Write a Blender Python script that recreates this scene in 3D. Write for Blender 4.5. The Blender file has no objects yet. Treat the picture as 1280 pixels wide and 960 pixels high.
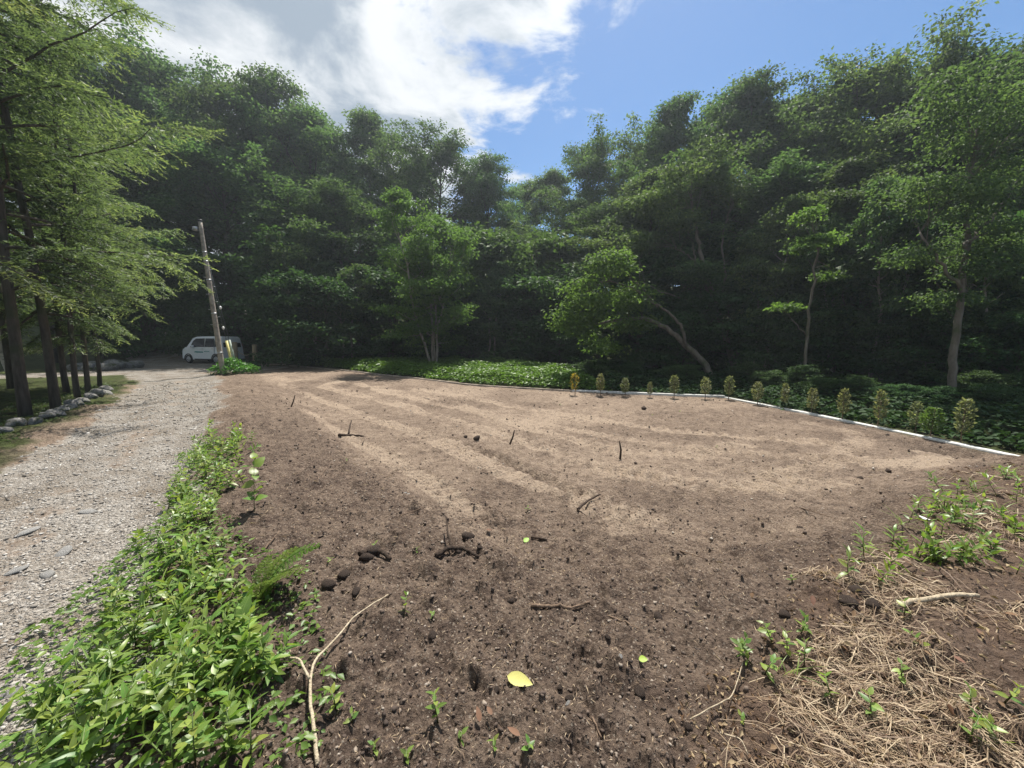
import bpy, bmesh, math, random
import numpy as np
from mathutils import Vector, Matrix, Euler

S = bpy.context.scene
COL = S.collection
R = math.radians
rng = np.random.default_rng(7)
random.seed(7)

# ------------------------------------------------------------------ camera
CAM_Z, PITCH, FPX = 1.65, R(5.9), 481.0
cd = bpy.data.cameras.new('camera'); cam = bpy.data.objects.new('camera', cd); COL.objects.link(cam)
cd.sensor_width = 36; cd.lens = FPX / 1280 * 36; cd.clip_start = 0.05; cd.clip_end = 3000
cam.location = (0, 0, CAM_Z); cam.rotation_euler = (R(90) - PITCH, 0, 0)
S.camera = cam

# ------------------------------------------------------------------ world: sky with broken cumulus
SUN_EL, SUN_AZ = R(65), R(14)            # azimuth measured from +Y towards +X
W = bpy.data.worlds.new('World'); S.world = W; W.use_nodes = True
wt = W.node_tree; wt.nodes.clear()
def wn(t, **k):
    n = wt.nodes.new(t)
    for a, v in k.items(): setattr(n, a, v)
    return n
def wmath(op, a, b=None, clamp=False):
    n = wn('ShaderNodeMath', operation=op, use_clamp=clamp)
    for i, v in enumerate((a, b)):
        if v is None: continue
        if isinstance(v, (int, float)): n.inputs[i].default_value = v
        else: wt.links.new(v, n.inputs[i])
    return n.outputs[0]
sky = wn('ShaderNodeTexSky', sky_type='NISHITA', sun_disc=False)
sky.sun_elevation = SUN_EL; sky.sun_rotation = SUN_AZ; sky.air_density = 1.0; sky.dust_density = 0.3; sky.ozone_density = 1.6
tc = wn('ShaderNodeTexCoord')
sep = wn('ShaderNodeSeparateXYZ'); wt.links.new(tc.outputs['Generated'], sep.inputs[0])
zz = wmath('MAXIMUM', sep.outputs[2], 0.06)
px_ = wmath('DIVIDE', sep.outputs[0], zz); py_ = wmath('DIVIDE', sep.outputs[1], zz)
cmb = wn('ShaderNodeCombineXYZ'); wt.links.new(px_, cmb.inputs[0]); wt.links.new(py_, cmb.inputs[1])
def wnoise(scale, detail, rough, off, dist=0.0):
    mp = wn('ShaderNodeMapping'); mp.inputs['Location'].default_value = off
    wt.links.new(cmb.outputs[0], mp.inputs[0])
    n = wn('ShaderNodeTexNoise'); n.inputs['Scale'].default_value = scale; n.inputs['Detail'].default_value = detail
    n.inputs['Roughness'].default_value = rough; n.inputs['Distortion'].default_value = dist
    wt.links.new(mp.outputs[0], n.inputs['Vector']); return n.outputs['Fac']
# cloud bank lies to the left of a line in the cloud layer, open sky to the right of it
edge = wmath('ADD', wmath('MULTIPLY', wmath('SUBTRACT', py_, 1.2), -0.30), 0.28)
bias = wmath('MULTIPLY', wmath('SUBTRACT', edge, px_), 0.42)
bias = wmath('MINIMUM', wmath('MAXIMUM', bias, -0.33), 0.34)
n1 = wnoise(2.3, 10, 0.60, (3.1, 1.7, 0), 0.35)
cov = wmath('ADD', n1, bias)
mr = wn('ShaderNodeMapRange', interpolation_type='SMOOTHSTEP'); wt.links.new(cov, mr.inputs[0])
mr.inputs[1].default_value = 0.50; mr.inputs[2].default_value = 0.66
n2 = wnoise(2.2, 9, 0.56, (8.4, 5.2, 0), 0.4)
shade = wmath('ADD', n2, wmath('MULTIPLY', wmath('SUBTRACT', cov, 0.72), 0.45))
mr2 = wn('ShaderNodeMapRange', interpolation_type='SMOOTHSTEP'); wt.links.new(shade, mr2.inputs[0])
mr2.inputs[1].default_value = 0.36; mr2.inputs[2].default_value = 0.64
cmix = wn('ShaderNodeMix', data_type='RGBA'); wt.links.new(mr2.outputs[0], cmix.inputs[0])
cmix.inputs[6].default_value = (6.0, 6.15, 6.3, 1); cmix.inputs[7].default_value = (2.3, 2.8, 3.4, 1)
smix = wn('ShaderNodeMix', data_type='RGBA')
wt.links.new(mr.outputs[0], smix.inputs[0]); hs = wn('ShaderNodeHueSaturation'); hs.inputs['Saturation'].default_value = 1.28; hs.inputs['Value'].default_value = 0.86; wt.links.new(sky.outputs[0], hs.inputs['Color']); wt.links.new(hs.outputs[0], smix.inputs[6]); wt.links.new(cmix.outputs[2], smix.inputs[7])
bg = wn('ShaderNodeBackground'); bg.inputs[1].default_value = 0.085
wt.links.new(smix.outputs[2], bg.inputs[0])
wo = wn('ShaderNodeOutputWorld'); wt.links.new(bg.outputs[0], wo.inputs[0])

# ------------------------------------------------------------------ sun and exposure
sd = bpy.data.lights.new('sun', 'SUN'); sd.energy = 5.0; sd.angle = R(0.53); sd.color = (1.0, 0.95, 0.87)
sun = bpy.data.objects.new('sun', sd); COL.objects.link(sun)
SUNV = Vector((math.sin(SUN_AZ) * math.cos(SUN_EL), math.cos(SUN_AZ) * math.cos(SUN_EL), math.sin(SUN_EL)))
sun.rotation_euler = SUNV.to_track_quat('Z', 'Y').to_euler(); sun.location = (5, 20, 40)
vs = S.view_settings; vs.view_transform = 'Standard'; vs.look = 'None'; vs.gamma = 1; vs.exposure = 0.85; vs.use_curve_mapping = False
S.render.engine = 'CYCLES'
cy = S.cycles; cy.use_denoising = True; cy.max_bounces = 5; cy.diffuse_bounces = 3; cy.glossy_bounces = 1; cy.transmission_bounces = 4
cy.transparent_max_bounces = 8; cy.sample_clamp_indirect = 6; cy.volume_bounces = 0; cy.caustics_reflective = False; cy.caustics_refractive = False

# ------------------------------------------------------------------ numpy noise
def _hash(ix, iy, seed):
    h = (ix.astype(np.int64) * 374761393 + iy.astype(np.int64) * 668265263 + seed * 974711) & 0x7fffffff
    h = ((h ^ (h >> 13)) * 1274126177) & 0x7fffffff
    return ((h ^ (h >> 16)) & 0xffff) / 65535.0
def vnoise(x, y, seed=0):
    ix = np.floor(x); iy = np.floor(y); fx = x - ix; fy = y - iy
    ix = ix.astype(np.int64); iy = iy.astype(np.int64)
    fx = fx * fx * fx * (fx * (fx * 6 - 15) + 10); fy = fy * fy * fy * (fy * (fy * 6 - 15) + 10)
    a = _hash(ix, iy, seed); b = _hash(ix + 1, iy, seed); c = _hash(ix, iy + 1, seed); d = _hash(ix + 1, iy + 1, seed)
    return (a * (1 - fx) + b * fx) * (1 - fy) + (c * (1 - fx) + d * fx) * fy
def fbm(x, y, oct=4, seed=0, gain=0.5):
    s = np.zeros_like(x, dtype=float); a = 1.0; t = 0.0; f = 1.0
    for i in range(oct):
        s += a * vnoise(x * f + 17.3 * i, y * f - 9.1 * i, seed + i); t += a; a *= gain; f *= 2.07
    return s / t
def sst(a, b, x):
    t = np.clip((x - a) / (b - a), 0, 1); return t * t * (3 - 2 * t)
def seg_dist(x, y, pts):
    """distance to a polyline and arc length of the nearest point"""
    best = np.full(np.shape(x), 1e9); arc = np.zeros(np.shape(x)); side = np.zeros(np.shape(x)); s0 = 0.0
    for (ax, ay), (bx, by) in zip(pts[:-1], pts[1:]):
        dx, dy = bx - ax, by - ay; L = math.hypot(dx, dy)
        t = np.clip(((x - ax) * dx + (y - ay) * dy) / (L * L), 0, 1)
        d = np.hypot(x - ax - t * dx, y - ay - t * dy)
        m = d < best
        best = np.where(m, d, best); arc = np.where(m, s0 + t * L, arc)
        side = np.where(m, np.sign((x - ax) * dy - (y - ay) * dx), side); s0 += L
    return best, arc, side
def poly_sdf(x, y, poly):
    """signed distance to a closed polygon, negative inside"""
    d, _, _ = seg_dist(x, y, poly + [poly[0]])
    ins = np.zeros(np.shape(x), bool); n = len(poly)
    for i in range(n):
        (x1, y1), (x2, y2) = poly[i], poly[(i + 1) % n]
        c = ((y1 > y) != (y2 > y)) & (x < (x2 - x1) * (y - y1) / (y2 - y1 + 1e-12) + x1)
        ins ^= c
    return np.where(ins, -d, d)

# ------------------------------------------------------------------ lie of the land
KERB_R = [(8.92, 5.6), (8.60, 7.6), (8.05, 10.4), (7.28, 13.09)]
KERB_M = [(7.28, 13.09), (4.89, 13.71), (2.26, 14.38)]
KERB_L = [(2.26, 14.38), (-1.6, 16.0), (-5.4, 18.6), (-10.2, 22.2), (-18.0, 27.2)]
PLOT = [(-9.2, 14.6), (-5.2, 9.4), (-2.6, 5.8), (-0.6, 3.35), (0.2, 2.75), (0.9, 2.62), (1.6, 2.72), (2.9, 3.25), (5.2, 4.6), (7.4, 5.6)] \
     + [(8.75, 5.6), (8.45, 7.6), (7.9, 10.4), (7.15, 12.95), (4.85, 13.57), (2.2, 14.24), (-1.7, 15.85), (-5.5, 18.4), (-10.3, 22.0), (-14.5, 21.5)]
PLOTX = PLOT[:10] + [(10.5, 5.2), (10.3, 8), (10, 11), (8.6, 14.6), (5.3, 15.2), (2.8, 15.9), (-1, 17.4), (-4.8, 20.0), (-9.6, 23.6), (-14.5, 23)]
ROAD = [(0.9, -3.5), (-2.15, 0.4), (-4.75, 4.0), (-9.05, 10.0), (-14.7, 17.0), (-21.0, 22.5), (-27.6, 30.0), (-37.0, 40.0), (-40.0, 47.0), (-37, 56)]
APRON = [(-22.0, 20.5), (-17.2, 20.6), (-14.4, 21.4), (-13.6, 23.4), (-17.6, 26.2), (-21, 29.5), (-26.5, 31), (-27, 24)]
LANE = [(-20.5, 20.5), (-26, 18.4), (-36, 17.2), (-48, 17.5)]
TR1 = [(-11.3, 18.6), (-5.5, 11.85), (-2.6, 8.83), (-0.72, 6.74), (0.64, 4.96), (1.1, 3.9)]
TR2 = [(-12.2, 17.5), (-9.1, 14.07), (-4.4, 8.35), (-1.66, 4.55), (-0.45, 3.1), (0.5, 2.75), (1.5, 2.9)]
TR3 = [(-6.5, 16.2), (-2.1, 12.4), (0.2, 8.83), (1.72, 6.9), (3.1, 6.5), (4.4, 7.2), (6.1, 8.57)]
TR4 = [(-8.5, 16.8), (-3.8, 11.9), (-0.9, 8.9), (1.1, 6.2), (2.6, 4.9), (4.6, 5.2)]
TR5 = [(-4, 15.3), (0.6, 11.0), (3.4, 8.4), (6.2, 7.3)]
STRAW = [(0.55, 0.2), (0.72, 1.3), (0.75, 1.5), (1.17, 1.78), (1.85, 2.15), (2.6, 2.6), (3.9, 3.45), (5.6, 4.7), (8.6, 5.4), (14, 5.2), (14, -3), (0.6, -3)]
WEED = [(-2.15, 1.15), (-1.98, 1.34), (-2.28, 1.84), (-2.78, 2.6), (-3.5, 3.65), (-4.5, 5.19), (-5.2, 6.3), (-4.6, 6.5), (-3.95, 5.83), (-3.3, 4.6), (-2.6, 3.3), (-2.0, 2.6), (-1.5, 2.0), (-1.0, 1.6), (-0.75, 1.2)]

def masks(x, y):
    x = np.asarray(x, float); y = np.asarray(y, float)
    wob = (fbm(x * 0.9, y * 0.9, 3, 11) - 0.5)
    dr, _, _ = seg_dist(x, y, ROAD)
    hw = 1.02 + 0.020 * np.clip(y, 0, 30)
    road = 1 - sst(hw - 0.25, hw + 0.3, dr + wob * 0.7)
    road = road * (1 - 0.5 * np.exp(-((dr - 0.08) / 0.28) ** 2) * sst(0.35, 0.6, fbm(x * 1.7, y * 1.7, 3, 13)) - 0.42 * sst(0.75, 1.05, dr) * sst(0.3, 0.6, fbm(x * 2.3, y * 2.3, 3, 14)))
    road = np.maximum(road, 1 - sst(-0.3, 0.5, poly_sdf(x, y, APRON) + wob))
    road = np.maximum(road, 1 - sst(1.1, 1.7, seg_dist(x, y, LANE)[0] + wob))
    dp = poly_sdf(x, y, PLOT)
    straw = 1 - sst(-0.25, 0.35, poly_sdf(x, y, STRAW) + wob * 0.8)
    return road, dp, straw
def tracks(x, y):
    h = np.zeros_like(x); dry = np.zeros_like(x)
    for k, (T, w, dep) in enumerate(((TR1, 0.24, 0.03), (TR2, 0.20, 0.02), (TR3, 0.26, 0.02), (TR4, 0.22, 0.022), (TR5, 0.26, 0.015))):
        d, s, sd_ = seg_dist(x, y, T)
        for off in (0.0, 1.35):
            dd = np.abs(d * sd_ - off)
            if off and k in (1,): continue
            m = 1 - sst(w * 0.75, w, dd + (fbm(x * 1.5, y * 1.5, 2, 40) - 0.5) * 0.15)
            brk = sst(0.30, 0.5, fbm(s * 0.35 + 7 * k, s * 0 + off, 2, 60 + k))
            tread = (np.sin(s * 2 * math.pi / 0.23 + 0.8 * vnoise(x, y, 3)) > 0.15) * 0.042 * (0.4 + 0.9 * vnoise(x * 2.3, y * 2.3, 66))
            h += m * (-dep + tread) * (0.35 + 0.65 * brk)
            rim = np.exp(-((dd - w * 1.12) / 0.06) ** 2) * 0.016 * vnoise(x * 6, y * 6, 77)
            h += rim * (0.4 + 0.6 * brk)
            dry = np.maximum(dry, m * brk * (0.72 + 14 * tread) * (0.35 + 0.65 * sst(0.3, 0.6, fbm(x * 2.2, y * 2.2, 3, 43))))  # tread tops dry; gaps damper, and darkened to replace missing relief shade
    d, s, _ = seg_dist(x, y, [(-2.1, 8.35), (-0.9, 7.25), (0.15, 5.75), (0.85, 4.75)])
    g = np.exp(-(d / 0.075) ** 2) * sst(0.15, 0.45, fbm(s * 1.3, s * 0 + 4, 3, 91))
    h -= 0.065 * g; h += 0.03 * np.exp(-((d - 0.15) / 0.06) ** 2) * vnoise(x * 7, y * 7, 12)
    dry = dry * (1 - 0.8 * g) - 0.6 * g  # furrow darkened in the soil colour, standing in for its shade
    return h, dry
def Gs(x, y):
    """smooth terrain height"""
    x = np.asarray(x, float); y = np.asarray(y, float)
    road, dp, straw = masks(x, y)
    z = 0.03 * np.clip(y - 16, 0, 60) * sst(-40, 0, -np.abs(x) + 0) if False else 0.03 * np.clip(y - 16, 0, 60)
    dep = 0.26 * (1 - sst(9, 19, y))
    z = z - dep * (1 - sst(-0.75, 0.25, poly_sdf(x, y, PLOTX)))
    # ground falls a little behind the kerb on the right, then climbs into the wood
    behind = poly_sdf(x, y, [(9.25, 4.5), (8.65, 8), (8.15, 10.6), (7.35, 13.3), (2.4, 14.6), (4, 24), (30, 24), (30, 4.5)])
    z = z - 0.12 * (1 - sst(-0.9, 0.0, behind))
    dr, _, _ = seg_dist(x, y, ROAD)
    cor = sst(3.0, 11.0, dr)
    hill = 0.30 * np.clip(y - 33, 0, 60) * cor + 0.13 * np.clip(y - 29, 0, 40) * (1 - cor)
    hill = hill + 0.16 * np.clip(x - 19, 0, 40) + 0.10 * np.clip(-x - 30, 0, 40) * cor
    hill = 14 * np.tanh(hill / 14)
    z = z + hill
    # banks: verge berm between road and plot, raised straw bank on the right
    db, _, _ = seg_dist(x, y, [(-0.7, 0.0), (-1.45, 2.2), (-2.9, 4.2), (-5.2, 7.4), (-9.6, 14.0), (-13.4, 19)])
    z = z + 0.10 * np.exp(-(db / 0.55) ** 2)
    z = z + 0.10 * straw * sst(0.5, 2.5, x)
    # pit at the end of the plot by the kerb
    z = z - 0.34 * np.exp(-(((x - 8.0) / 0.40) ** 2 + ((y - 6.75) / 0.62) ** 2)) * 1.35
    bumps = fbm(x * 0.8, y * 0.8, 3, 5) - 0.5
    z = z + bumps * (0.05 + 0.12 * sst(12, 30, y) * (1 - road)) * (1 - 0.6 * road)
    return z
def G(x, y):
    x = np.asarray(x, float); y = np.asarray(y, float)
    road, dp, straw = masks(x, y)
    z = Gs(x, y)
    soil = (1 - road) * (1 - sst(14, 26, y))
    th, _ = tracks(x, y); inplot = 1 - sst(-0.2, 0.3, dp)
    z = z + th * inplot
    rough = 1 - 0.30 * inplot * sst(2.8, 5.0, y)
    c = fbm(x * 5.0, y * 5.0, 4, 21, 0.6); c2 = fbm(x * 17, y * 17, 3, 31, 0.6)
    lump = np.clip(c - 0.5, 0, 1) ** 1.3 * 0.36 + (c2 - 0.5) * 0.085
    lump = lump * (0.25 + 0.75 * sst(0.25, 0.9, np.minimum(seg_dist(x, y, KERB_R)[0], seg_dist(x, y, KERB_M + KERB_L[1:])[0])))
    z = z + lump * soil * rough * 0.85
    rut = -0.035 * np.exp(-((np.abs(seg_dist(x, y, ROAD)[0]) - 0.62) / 0.26) ** 2)
    z = z + (rut + (fbm(x * 9, y * 9, 3, 51) - 0.5) * 0.03) * road
    return z
def g1(x, y): return float(G(np.array([x]), np.array([y]))[0])
def gs1(x, y): return float(Gs(np.array([x]), np.array([y]))[0])
def ray(px, py):
    u = (px - 640) / FPX; v = (480 - py) / FPX
    return u, math.cos(PITCH) + v * math.sin(PITCH), v * math.cos(PITCH) - math.sin(PITCH)
def on_ground(px, py):
    """where the line of sight through a spot of the photograph meets the terrain"""
    dx, dy, dz = ray(px, py); t = np.geomspace(0.8, 80, 260)
    d = CAM_Z + dz * t - Gs(dx * t, dy * t); k = int(np.argmax(d < 0)) or 259
    t = np.linspace(t[k - 1], t[k], 24); d = CAM_Z + dz * t - Gs(dx * t, dy * t); k = int(np.argmax(d < 0)); b = t[k]
    x, y = dx * b, dy * b
    return x, y, g1(x, y)
def at_depth(px, py, Y):
    dx, dy, dz = ray(px, py); t = Y / dy
    return Vector((dx * t, Y, CAM_Z + dz * t))

# ------------------------------------------------------------------ mesh helpers
def tag(o, label=None, cat=None, group=None, kind=None):
    if label: o['label'] = label
    if cat: o['category'] = cat
    if group: o['group'] = group
    if kind: o['kind'] = kind
    return o
def mesh(name, V, F, mat=None, attrs=None, smooth=False):
    """F: one (n,3)/(n,4) array or a list of them"""
    me = bpy.data.meshes.new(name)
    V = np.ascontiguousarray(V, np.float32)
    Fs = F if isinstance(F, list) else [F]
    Fs = [np.asarray(f, np.int32) for f in Fs if len(f)]
    me.vertices.add(len(V)); me.vertices.foreach_set('co', V.ravel())
    nl = sum(f.size for f in Fs); nf = sum(len(f) for f in Fs)
    me.loops.add(nl); me.polygons.add(nf)
    me.loops.foreach_set('vertex_index', np.concatenate([f.ravel() for f in Fs]))
    st = []; o = 0
    for f in Fs:
        st.append(o + np.arange(len(f)) * f.shape[1]); o += f.size
    me.polygons.foreach_set('loop_start', np.concatenate(st).astype(np.int32))
    me.update(calc_edges=True)
    if smooth: me.polygons.foreach_set('use_smooth', np.ones(nf, bool))
    for k, a in (attrs or {}).items():
        at = me.attributes.new(k, 'FLOAT', 'POINT'); at.data.foreach_set('value', np.asarray(a, np.float32))
    if mat: me.materials.append(mat)
    return me
def obj(name, me, parent=None, loc=None, rot=None, scale=None):
    o = bpy.data.objects.new(name, me); COL.objects.link(o)
    if parent: o.parent = parent
    if loc is not None: o.location = loc
    if rot is not None: o.rotation_euler = rot
    if scale is not None: o.scale = (scale,) * 3 if isinstance(scale, (int, float)) else scale
    return o
def empty(name, loc=(0, 0, 0), rot=(0, 0, 0), scale=1.0):
    o = obj(name, None, None, loc, rot, scale); o.empty_display_size = 0.1; return o
def copy_tree(root):
    r = root.copy(); COL.objects.link(r)
    for ch in root.children:
        c = ch.copy(); COL.objects.link(c); c.parent = r
        for gch in ch.children:
            d = gch.copy(); COL.objects.link(d); d.parent = c
    return r
class MB:
    """collects tubes, leaves and boxes into one mesh"""
    def __init__(s): s.v = []; s.q = []; s.t = []; s.a = []; s.n = 0
    def add(s, V, q=None, t=None, a=0.5):
        V = np.asarray(V, float); s.v.append(V)
        if q is not None and len(q): s.q.append(np.asarray(q) + s.n)
        if t is not None and len(t): s.t.append(np.asarray(t) + s.n)
        s.a.append(np.full(len(V), a) if np.isscalar(a) else np.asarray(a)); s.n += len(V); return s
    def tube(s, P, rad, n=6, cap=True, a=0.5):
        P = np.asarray(P, float); m = len(P); rad = np.broadcast_to(np.asarray(rad, float), (m,))
        T = np.gradient(P, axis=0); T /= np.linalg.norm(T, axis=1)[:, None] + 1e-9
        ref = np.array([0.31, 0.17, 0.93]) if abs(T[0][2]) < 0.8 else np.array([0.93, 0.2, 0.1])
        U = np.cross(T, ref); U /= np.linalg.norm(U, axis=1)[:, None] + 1e-9; Wv = np.cross(T, U)
        ang = np.arange(n) * 2 * math.pi / n
        V = P[:, None] + rad[:, None, None] * (np.cos(ang)[None, :, None] * U[:, None] + np.sin(ang)[None, :, None] * Wv[:, None])
        i = np.arange(m - 1)[:, None] * n; j = np.arange(n)[None]; k = (j + 1) % n
        q = np.stack([i + j, i + k, i + n + k, i + n + j], -1).reshape(-1, 4)
        V = V.reshape(-1, 3); t = None
        if cap:
            V = np.vstack([V, P[0], P[-1]]); c0 = m * n; jj = np.arange(n); kk = (jj + 1) % n
            t = np.vstack([np.stack([np.full(n, c0), kk, jj], -1), np.stack([np.full(n, c0 + 1), (m - 1) * n + jj, (m - 1) * n + kk], -1)])
        return s.add(V, q, t, a)
    def box(s, lo, hi, a=0.5):
        x0, y0, z0 = lo; x1, y1, z1 = hi
        V = [(x0, y0, z0), (x1, y0, z0), (x1, y1, z0), (x0, y1, z0), (x0, y0, z1), (x1, y0, z1), (x1, y1, z1), (x0, y1, z1)]
        return s.add(V, [(0, 3, 2, 1), (4, 5, 6, 7), (0, 1, 5, 4), (1, 2, 6, 5), (2, 3, 7, 6), (3, 0, 4, 7)], None, a)
    def leaves(s, P, D, N, L, Wd, fold=0.12, a=None):
        """folded diamond leaves: base P, axis D, upward normal N"""
        n = len(P); L = np.broadcast_to(L, (n,)); Wd = np.broadcast_to(Wd, (n,))
        D = D / (np.linalg.norm(D, axis=1)[:, None] + 1e-9); Sd = np.cross(D, N); Sd /= np.linalg.norm(Sd, axis=1)[:, None] + 1e-9
        N2 = np.cross(Sd, D)
        m = P + D * (L * 0.45)[:, None]; up = N2 * (L * fold)[:, None]; sd_ = Sd * (Wd * 0.5)[:, None]
        V = np.stack([P, m + sd_ + up, P + D * L[:, None] - N2 * (L * 0.10)[:, None], m - sd_ + up], 1).reshape(-1, 3)
        b = np.arange(n)[:, None] * 4
        t = np.concatenate([b + np.array([[0, 1, 2]]), b + np.array([[0, 2, 3]])])
        tint = rng.random(n) if a is None else np.broadcast_to(a, (n,))
        return s.add(V, None, t, np.repeat(tint, 4))
    def mesh(s, name, mat, smooth=False):
        F = []
        if s.q: F.append(np.concatenate(s.q))
        if s.t: F.append(np.concatenate(s.t))
        return mesh(name, np.concatenate(s.v), F, mat, {'tint': np.concatenate(s.a)}, smooth)

# ------------------------------------------------------------------ materials
def mat(name):
    m = bpy.data.materials.new(name); m.use_nodes = True; m.node_tree.nodes.clear(); return m
class NT:
    def __init__(s, m): s.t = m.node_tree
    def n(s, ty, ins=None, **k):
        nd = s.t.nodes.new(ty)
        for a, v in k.items(): setattr(nd, a, v)
        for key, v in (ins or {}).items():
            if hasattr(v, 'links') or isinstance(v, bpy.types.NodeSocket): s.t.links.new(v, nd.inputs[key])
            else: nd.inputs[key].default_value = v
        return nd
    def math(s, op, a, b=0.0, clamp=False): return s.n('ShaderNodeMath', {0: a, 1: b}, operation=op, use_clamp=clamp).outputs[0]
    def ramp(s, f, stops, interp='LINEAR'):
        nd = s.n('ShaderNodeValToRGB', {0: f}); cr = nd.color_ramp; cr.interpolation = interp
        while len(cr.elements) < len(stops): cr.elements.new(0.5)
        for e, (p, c) in zip(cr.elements, stops): e.position = p; e.color = (*c, 1) if len(c) == 3 else c
        return nd.outputs[0]
    def mix(s, f, a, b, blend='MIX'):
        return s.n('ShaderNodeMix', {0: f, 6: a, 7: b}, data_type='RGBA', blend_type=blend).outputs[2]
    def noise(s, vec, scale, detail=4, rough=0.55, dist=0.0, out='Fac'):
        return s.n('ShaderNodeTexNoise', {'Vector': vec, 'Scale': scale, 'Detail': detail, 'Roughness': rough, 'Distortion': dist}).outputs[out]
    def vor(s, vec, scale, out='Distance', feature='F1'):
        return s.n('ShaderNodeTexVoronoi', {'Vector': vec, 'Scale': scale}, feature=feature).outputs[out]
    def attr(s, name): return s.n('ShaderNodeAttribute', attribute_name=name).outputs['Fac']
    def pos(s): return s.n('ShaderNodeNewGeometry').outputs['Position']
    def objco(s): return s.n('ShaderNodeTexCoord').outputs['Object']
    def rand(s): return s.n('ShaderNodeObjectInfo').outputs['Random']
    def bump(s, h, strength, dist): return s.n('ShaderNodeBump', {'Height': h, 'Strength': strength, 'Distance': dist}).outputs[0]
    def out(s, sh): s.n('ShaderNodeOutputMaterial', {0: sh})
    def bsdf(s, col, rough=0.9, normal=None, spec=0.3, **k):
        ins = {'Base Color': col, 'Roughness': rough, 'Specular IOR Level': spec}
        if normal is not None: ins['Normal'] = normal
        ins.update(k); return s.n('ShaderNodeBsdfPrincipled', ins).outputs[0]
def leaf_mat(name, stops, trans=0.35, tcol=1.5, rough=0.6, spec=0.14, vary=0.35, huev=0.02):
    m = mat(name); t = NT(m)
    c = t.ramp(t.attr('tint'), stops)
    r = t.rand()
    val = t.math('ADD', t.math('MULTIPLY', r, vary), 1 - vary * 0.5)
    hue = t.math('ADD', t.math('MULTIPLY', t.math('FRACT', t.math('MULTIPLY', r, 7.31)), huev * 2), 0.5 - huev)
    c = t.n('ShaderNodeHueSaturation', {'Hue': hue, 'Saturation': 1.0, 'Value': val, 'Fac': 1.0, 'Color': c}).outputs[0]
    tc_ = t.mix(1.0, c, (tcol, tcol * 1.05, tcol * 0.55, 1), 'MULTIPLY')
    b = t.bsdf(c, rough, None, spec); tr = t.n('ShaderNodeBsdfTranslucent', {'Color': tc_}).outputs[0]
    t.out(t.n('ShaderNodeMixShader', {0: trans, 1: b, 2: tr}).outputs[0]); return m
def bark_mat(name, c0, c1, scale=9, stretch=0.18, moss=None):
    m = mat(name); t = NT(m); p = t.objco()
    mp = t.n('ShaderNodeMapping', {0: p, 'Scale': (1, 1, stretch)}).outputs[0]
    nz = t.noise(mp, scale, 6, 0.65)
    c = t.ramp(nz, [(0.3, c0), (0.7, c1)])
    if moss: c = t.mix(t.ramp(t.noise(p, 1.6, 4), [(0.5, (0, 0, 0)), (0.68, (1, 1, 1))]), c, (*moss, 1))
    t.out(t.bsdf(c, 0.9, t.bump(t.noise(mp, scale * 2.2, 5), 0.9, 0.02), 0.2)); return m
def plain_mat(name, c, rough=0.6, spec=0.4, metal=0.0, nscale=20, amt=0.25, bump=0.0, coat=0.0):
    m = mat(name); t = NT(m); p = t.objco(); nz = t.noise(p, nscale, 5)
    lo = tuple(x * (1 - amt) for x in c); hi = tuple(min(1, x * (1 + amt)) for x in c)
    col = t.ramp(nz, [(0.3, lo), (0.7, hi)])
    nm = t.bump(t.noise(p, nscale * 2, 4), bump, 0.01) if bump else None
    t.out(t.bsdf(col, rough, nm, spec, Metallic=metal, **({'Coat Weight': coat} if coat else {}))); return m

M = {}
M['oak'] = leaf_mat('broad leaf', [(0, (0.042, 0.074, 0.034)), (0.6, (0.072, 0.120, 0.050)), (1, (0.125, 0.182, 0.072))], 0.43, 1.7)
M['airy'] = leaf_mat('light leaf', [(0, (0.055, 0.105, 0.032)), (1, (0.125, 0.200, 0.055))], 0.45, 1.7)
M['lime'] = leaf_mat('lime leaf', [(0, (0.085, 0.140, 0.030)), (1, (0.160, 0.230, 0.045))], 0.42, 1.7)
M['shrub'] = leaf_mat('shrub leaf', [(0, (0.032, 0.066, 0.026)), (1, (0.070, 0.128, 0.044))], 0.36, 1.5)
M['needle'] = leaf_mat('needle', [(0, (0.036, 0.060, 0.036)), (0.5, (0.102, 0.142, 0.072)), (1, (0.300, 0.350, 0.165))], 0.45, 1.5, 0.5, 0.3, 0.25)  # top stop raised so outer needles look sunlit by colour
M['weed'] = leaf_mat('weed leaf', [(0, (0.065, 0.135, 0.028)), (0.6, (0.120, 0.210, 0.042)), (1, (0.230, 0.300, 0.070))], 0.32, 1.5, 0.42, 0.4, 0.55, 0.025)
def veined(m):
    t = m.node_tree; bs = [n for n in t.nodes if n.type == 'HUE_SAT'][0]; nt = NT(m)
    sp = nt.n('ShaderNodeSeparateXYZ', {0: nt.objco()}); ay = nt.math('ABSOLUTE', sp.outputs[1])
    rib = nt.math('LESS_THAN', ay, 0.0011)
    vein = nt.math('MULTIPLY', nt.math('GREATER_THAN', nt.math('SINE', nt.math('MULTIPLY', nt.math('SUBTRACT', sp.outputs[0], nt.math('MULTIPLY', ay, 0.8)), 560.0)), 0.86), 0.35)
    k = nt.math('MAXIMUM', nt.math('MULTIPLY', rib, 0.8), vein)
    col = nt.mix(k, bs.outputs[0], (0.24, 0.31, 0.10, 1)); col = nt.mix(nt.math('MULTIPLY', nt.noise(nt.objco(), 45, 4), 0.35), col, (0.05, 0.10, 0.02, 1))
    for l in list(t.links):
        if l.from_node == bs and l.to_node not in (col.node,) and l.to_node.type in ('BSDF_PRINCIPLED', 'MIX') and l.to_node.name != 'x':
            ts = l.to_socket
            if ts.node.type == 'BSDF_PRINCIPLED' or ts.node.blend_type == 'MULTIPLY': t.links.new(col, ts)
    return m
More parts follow.
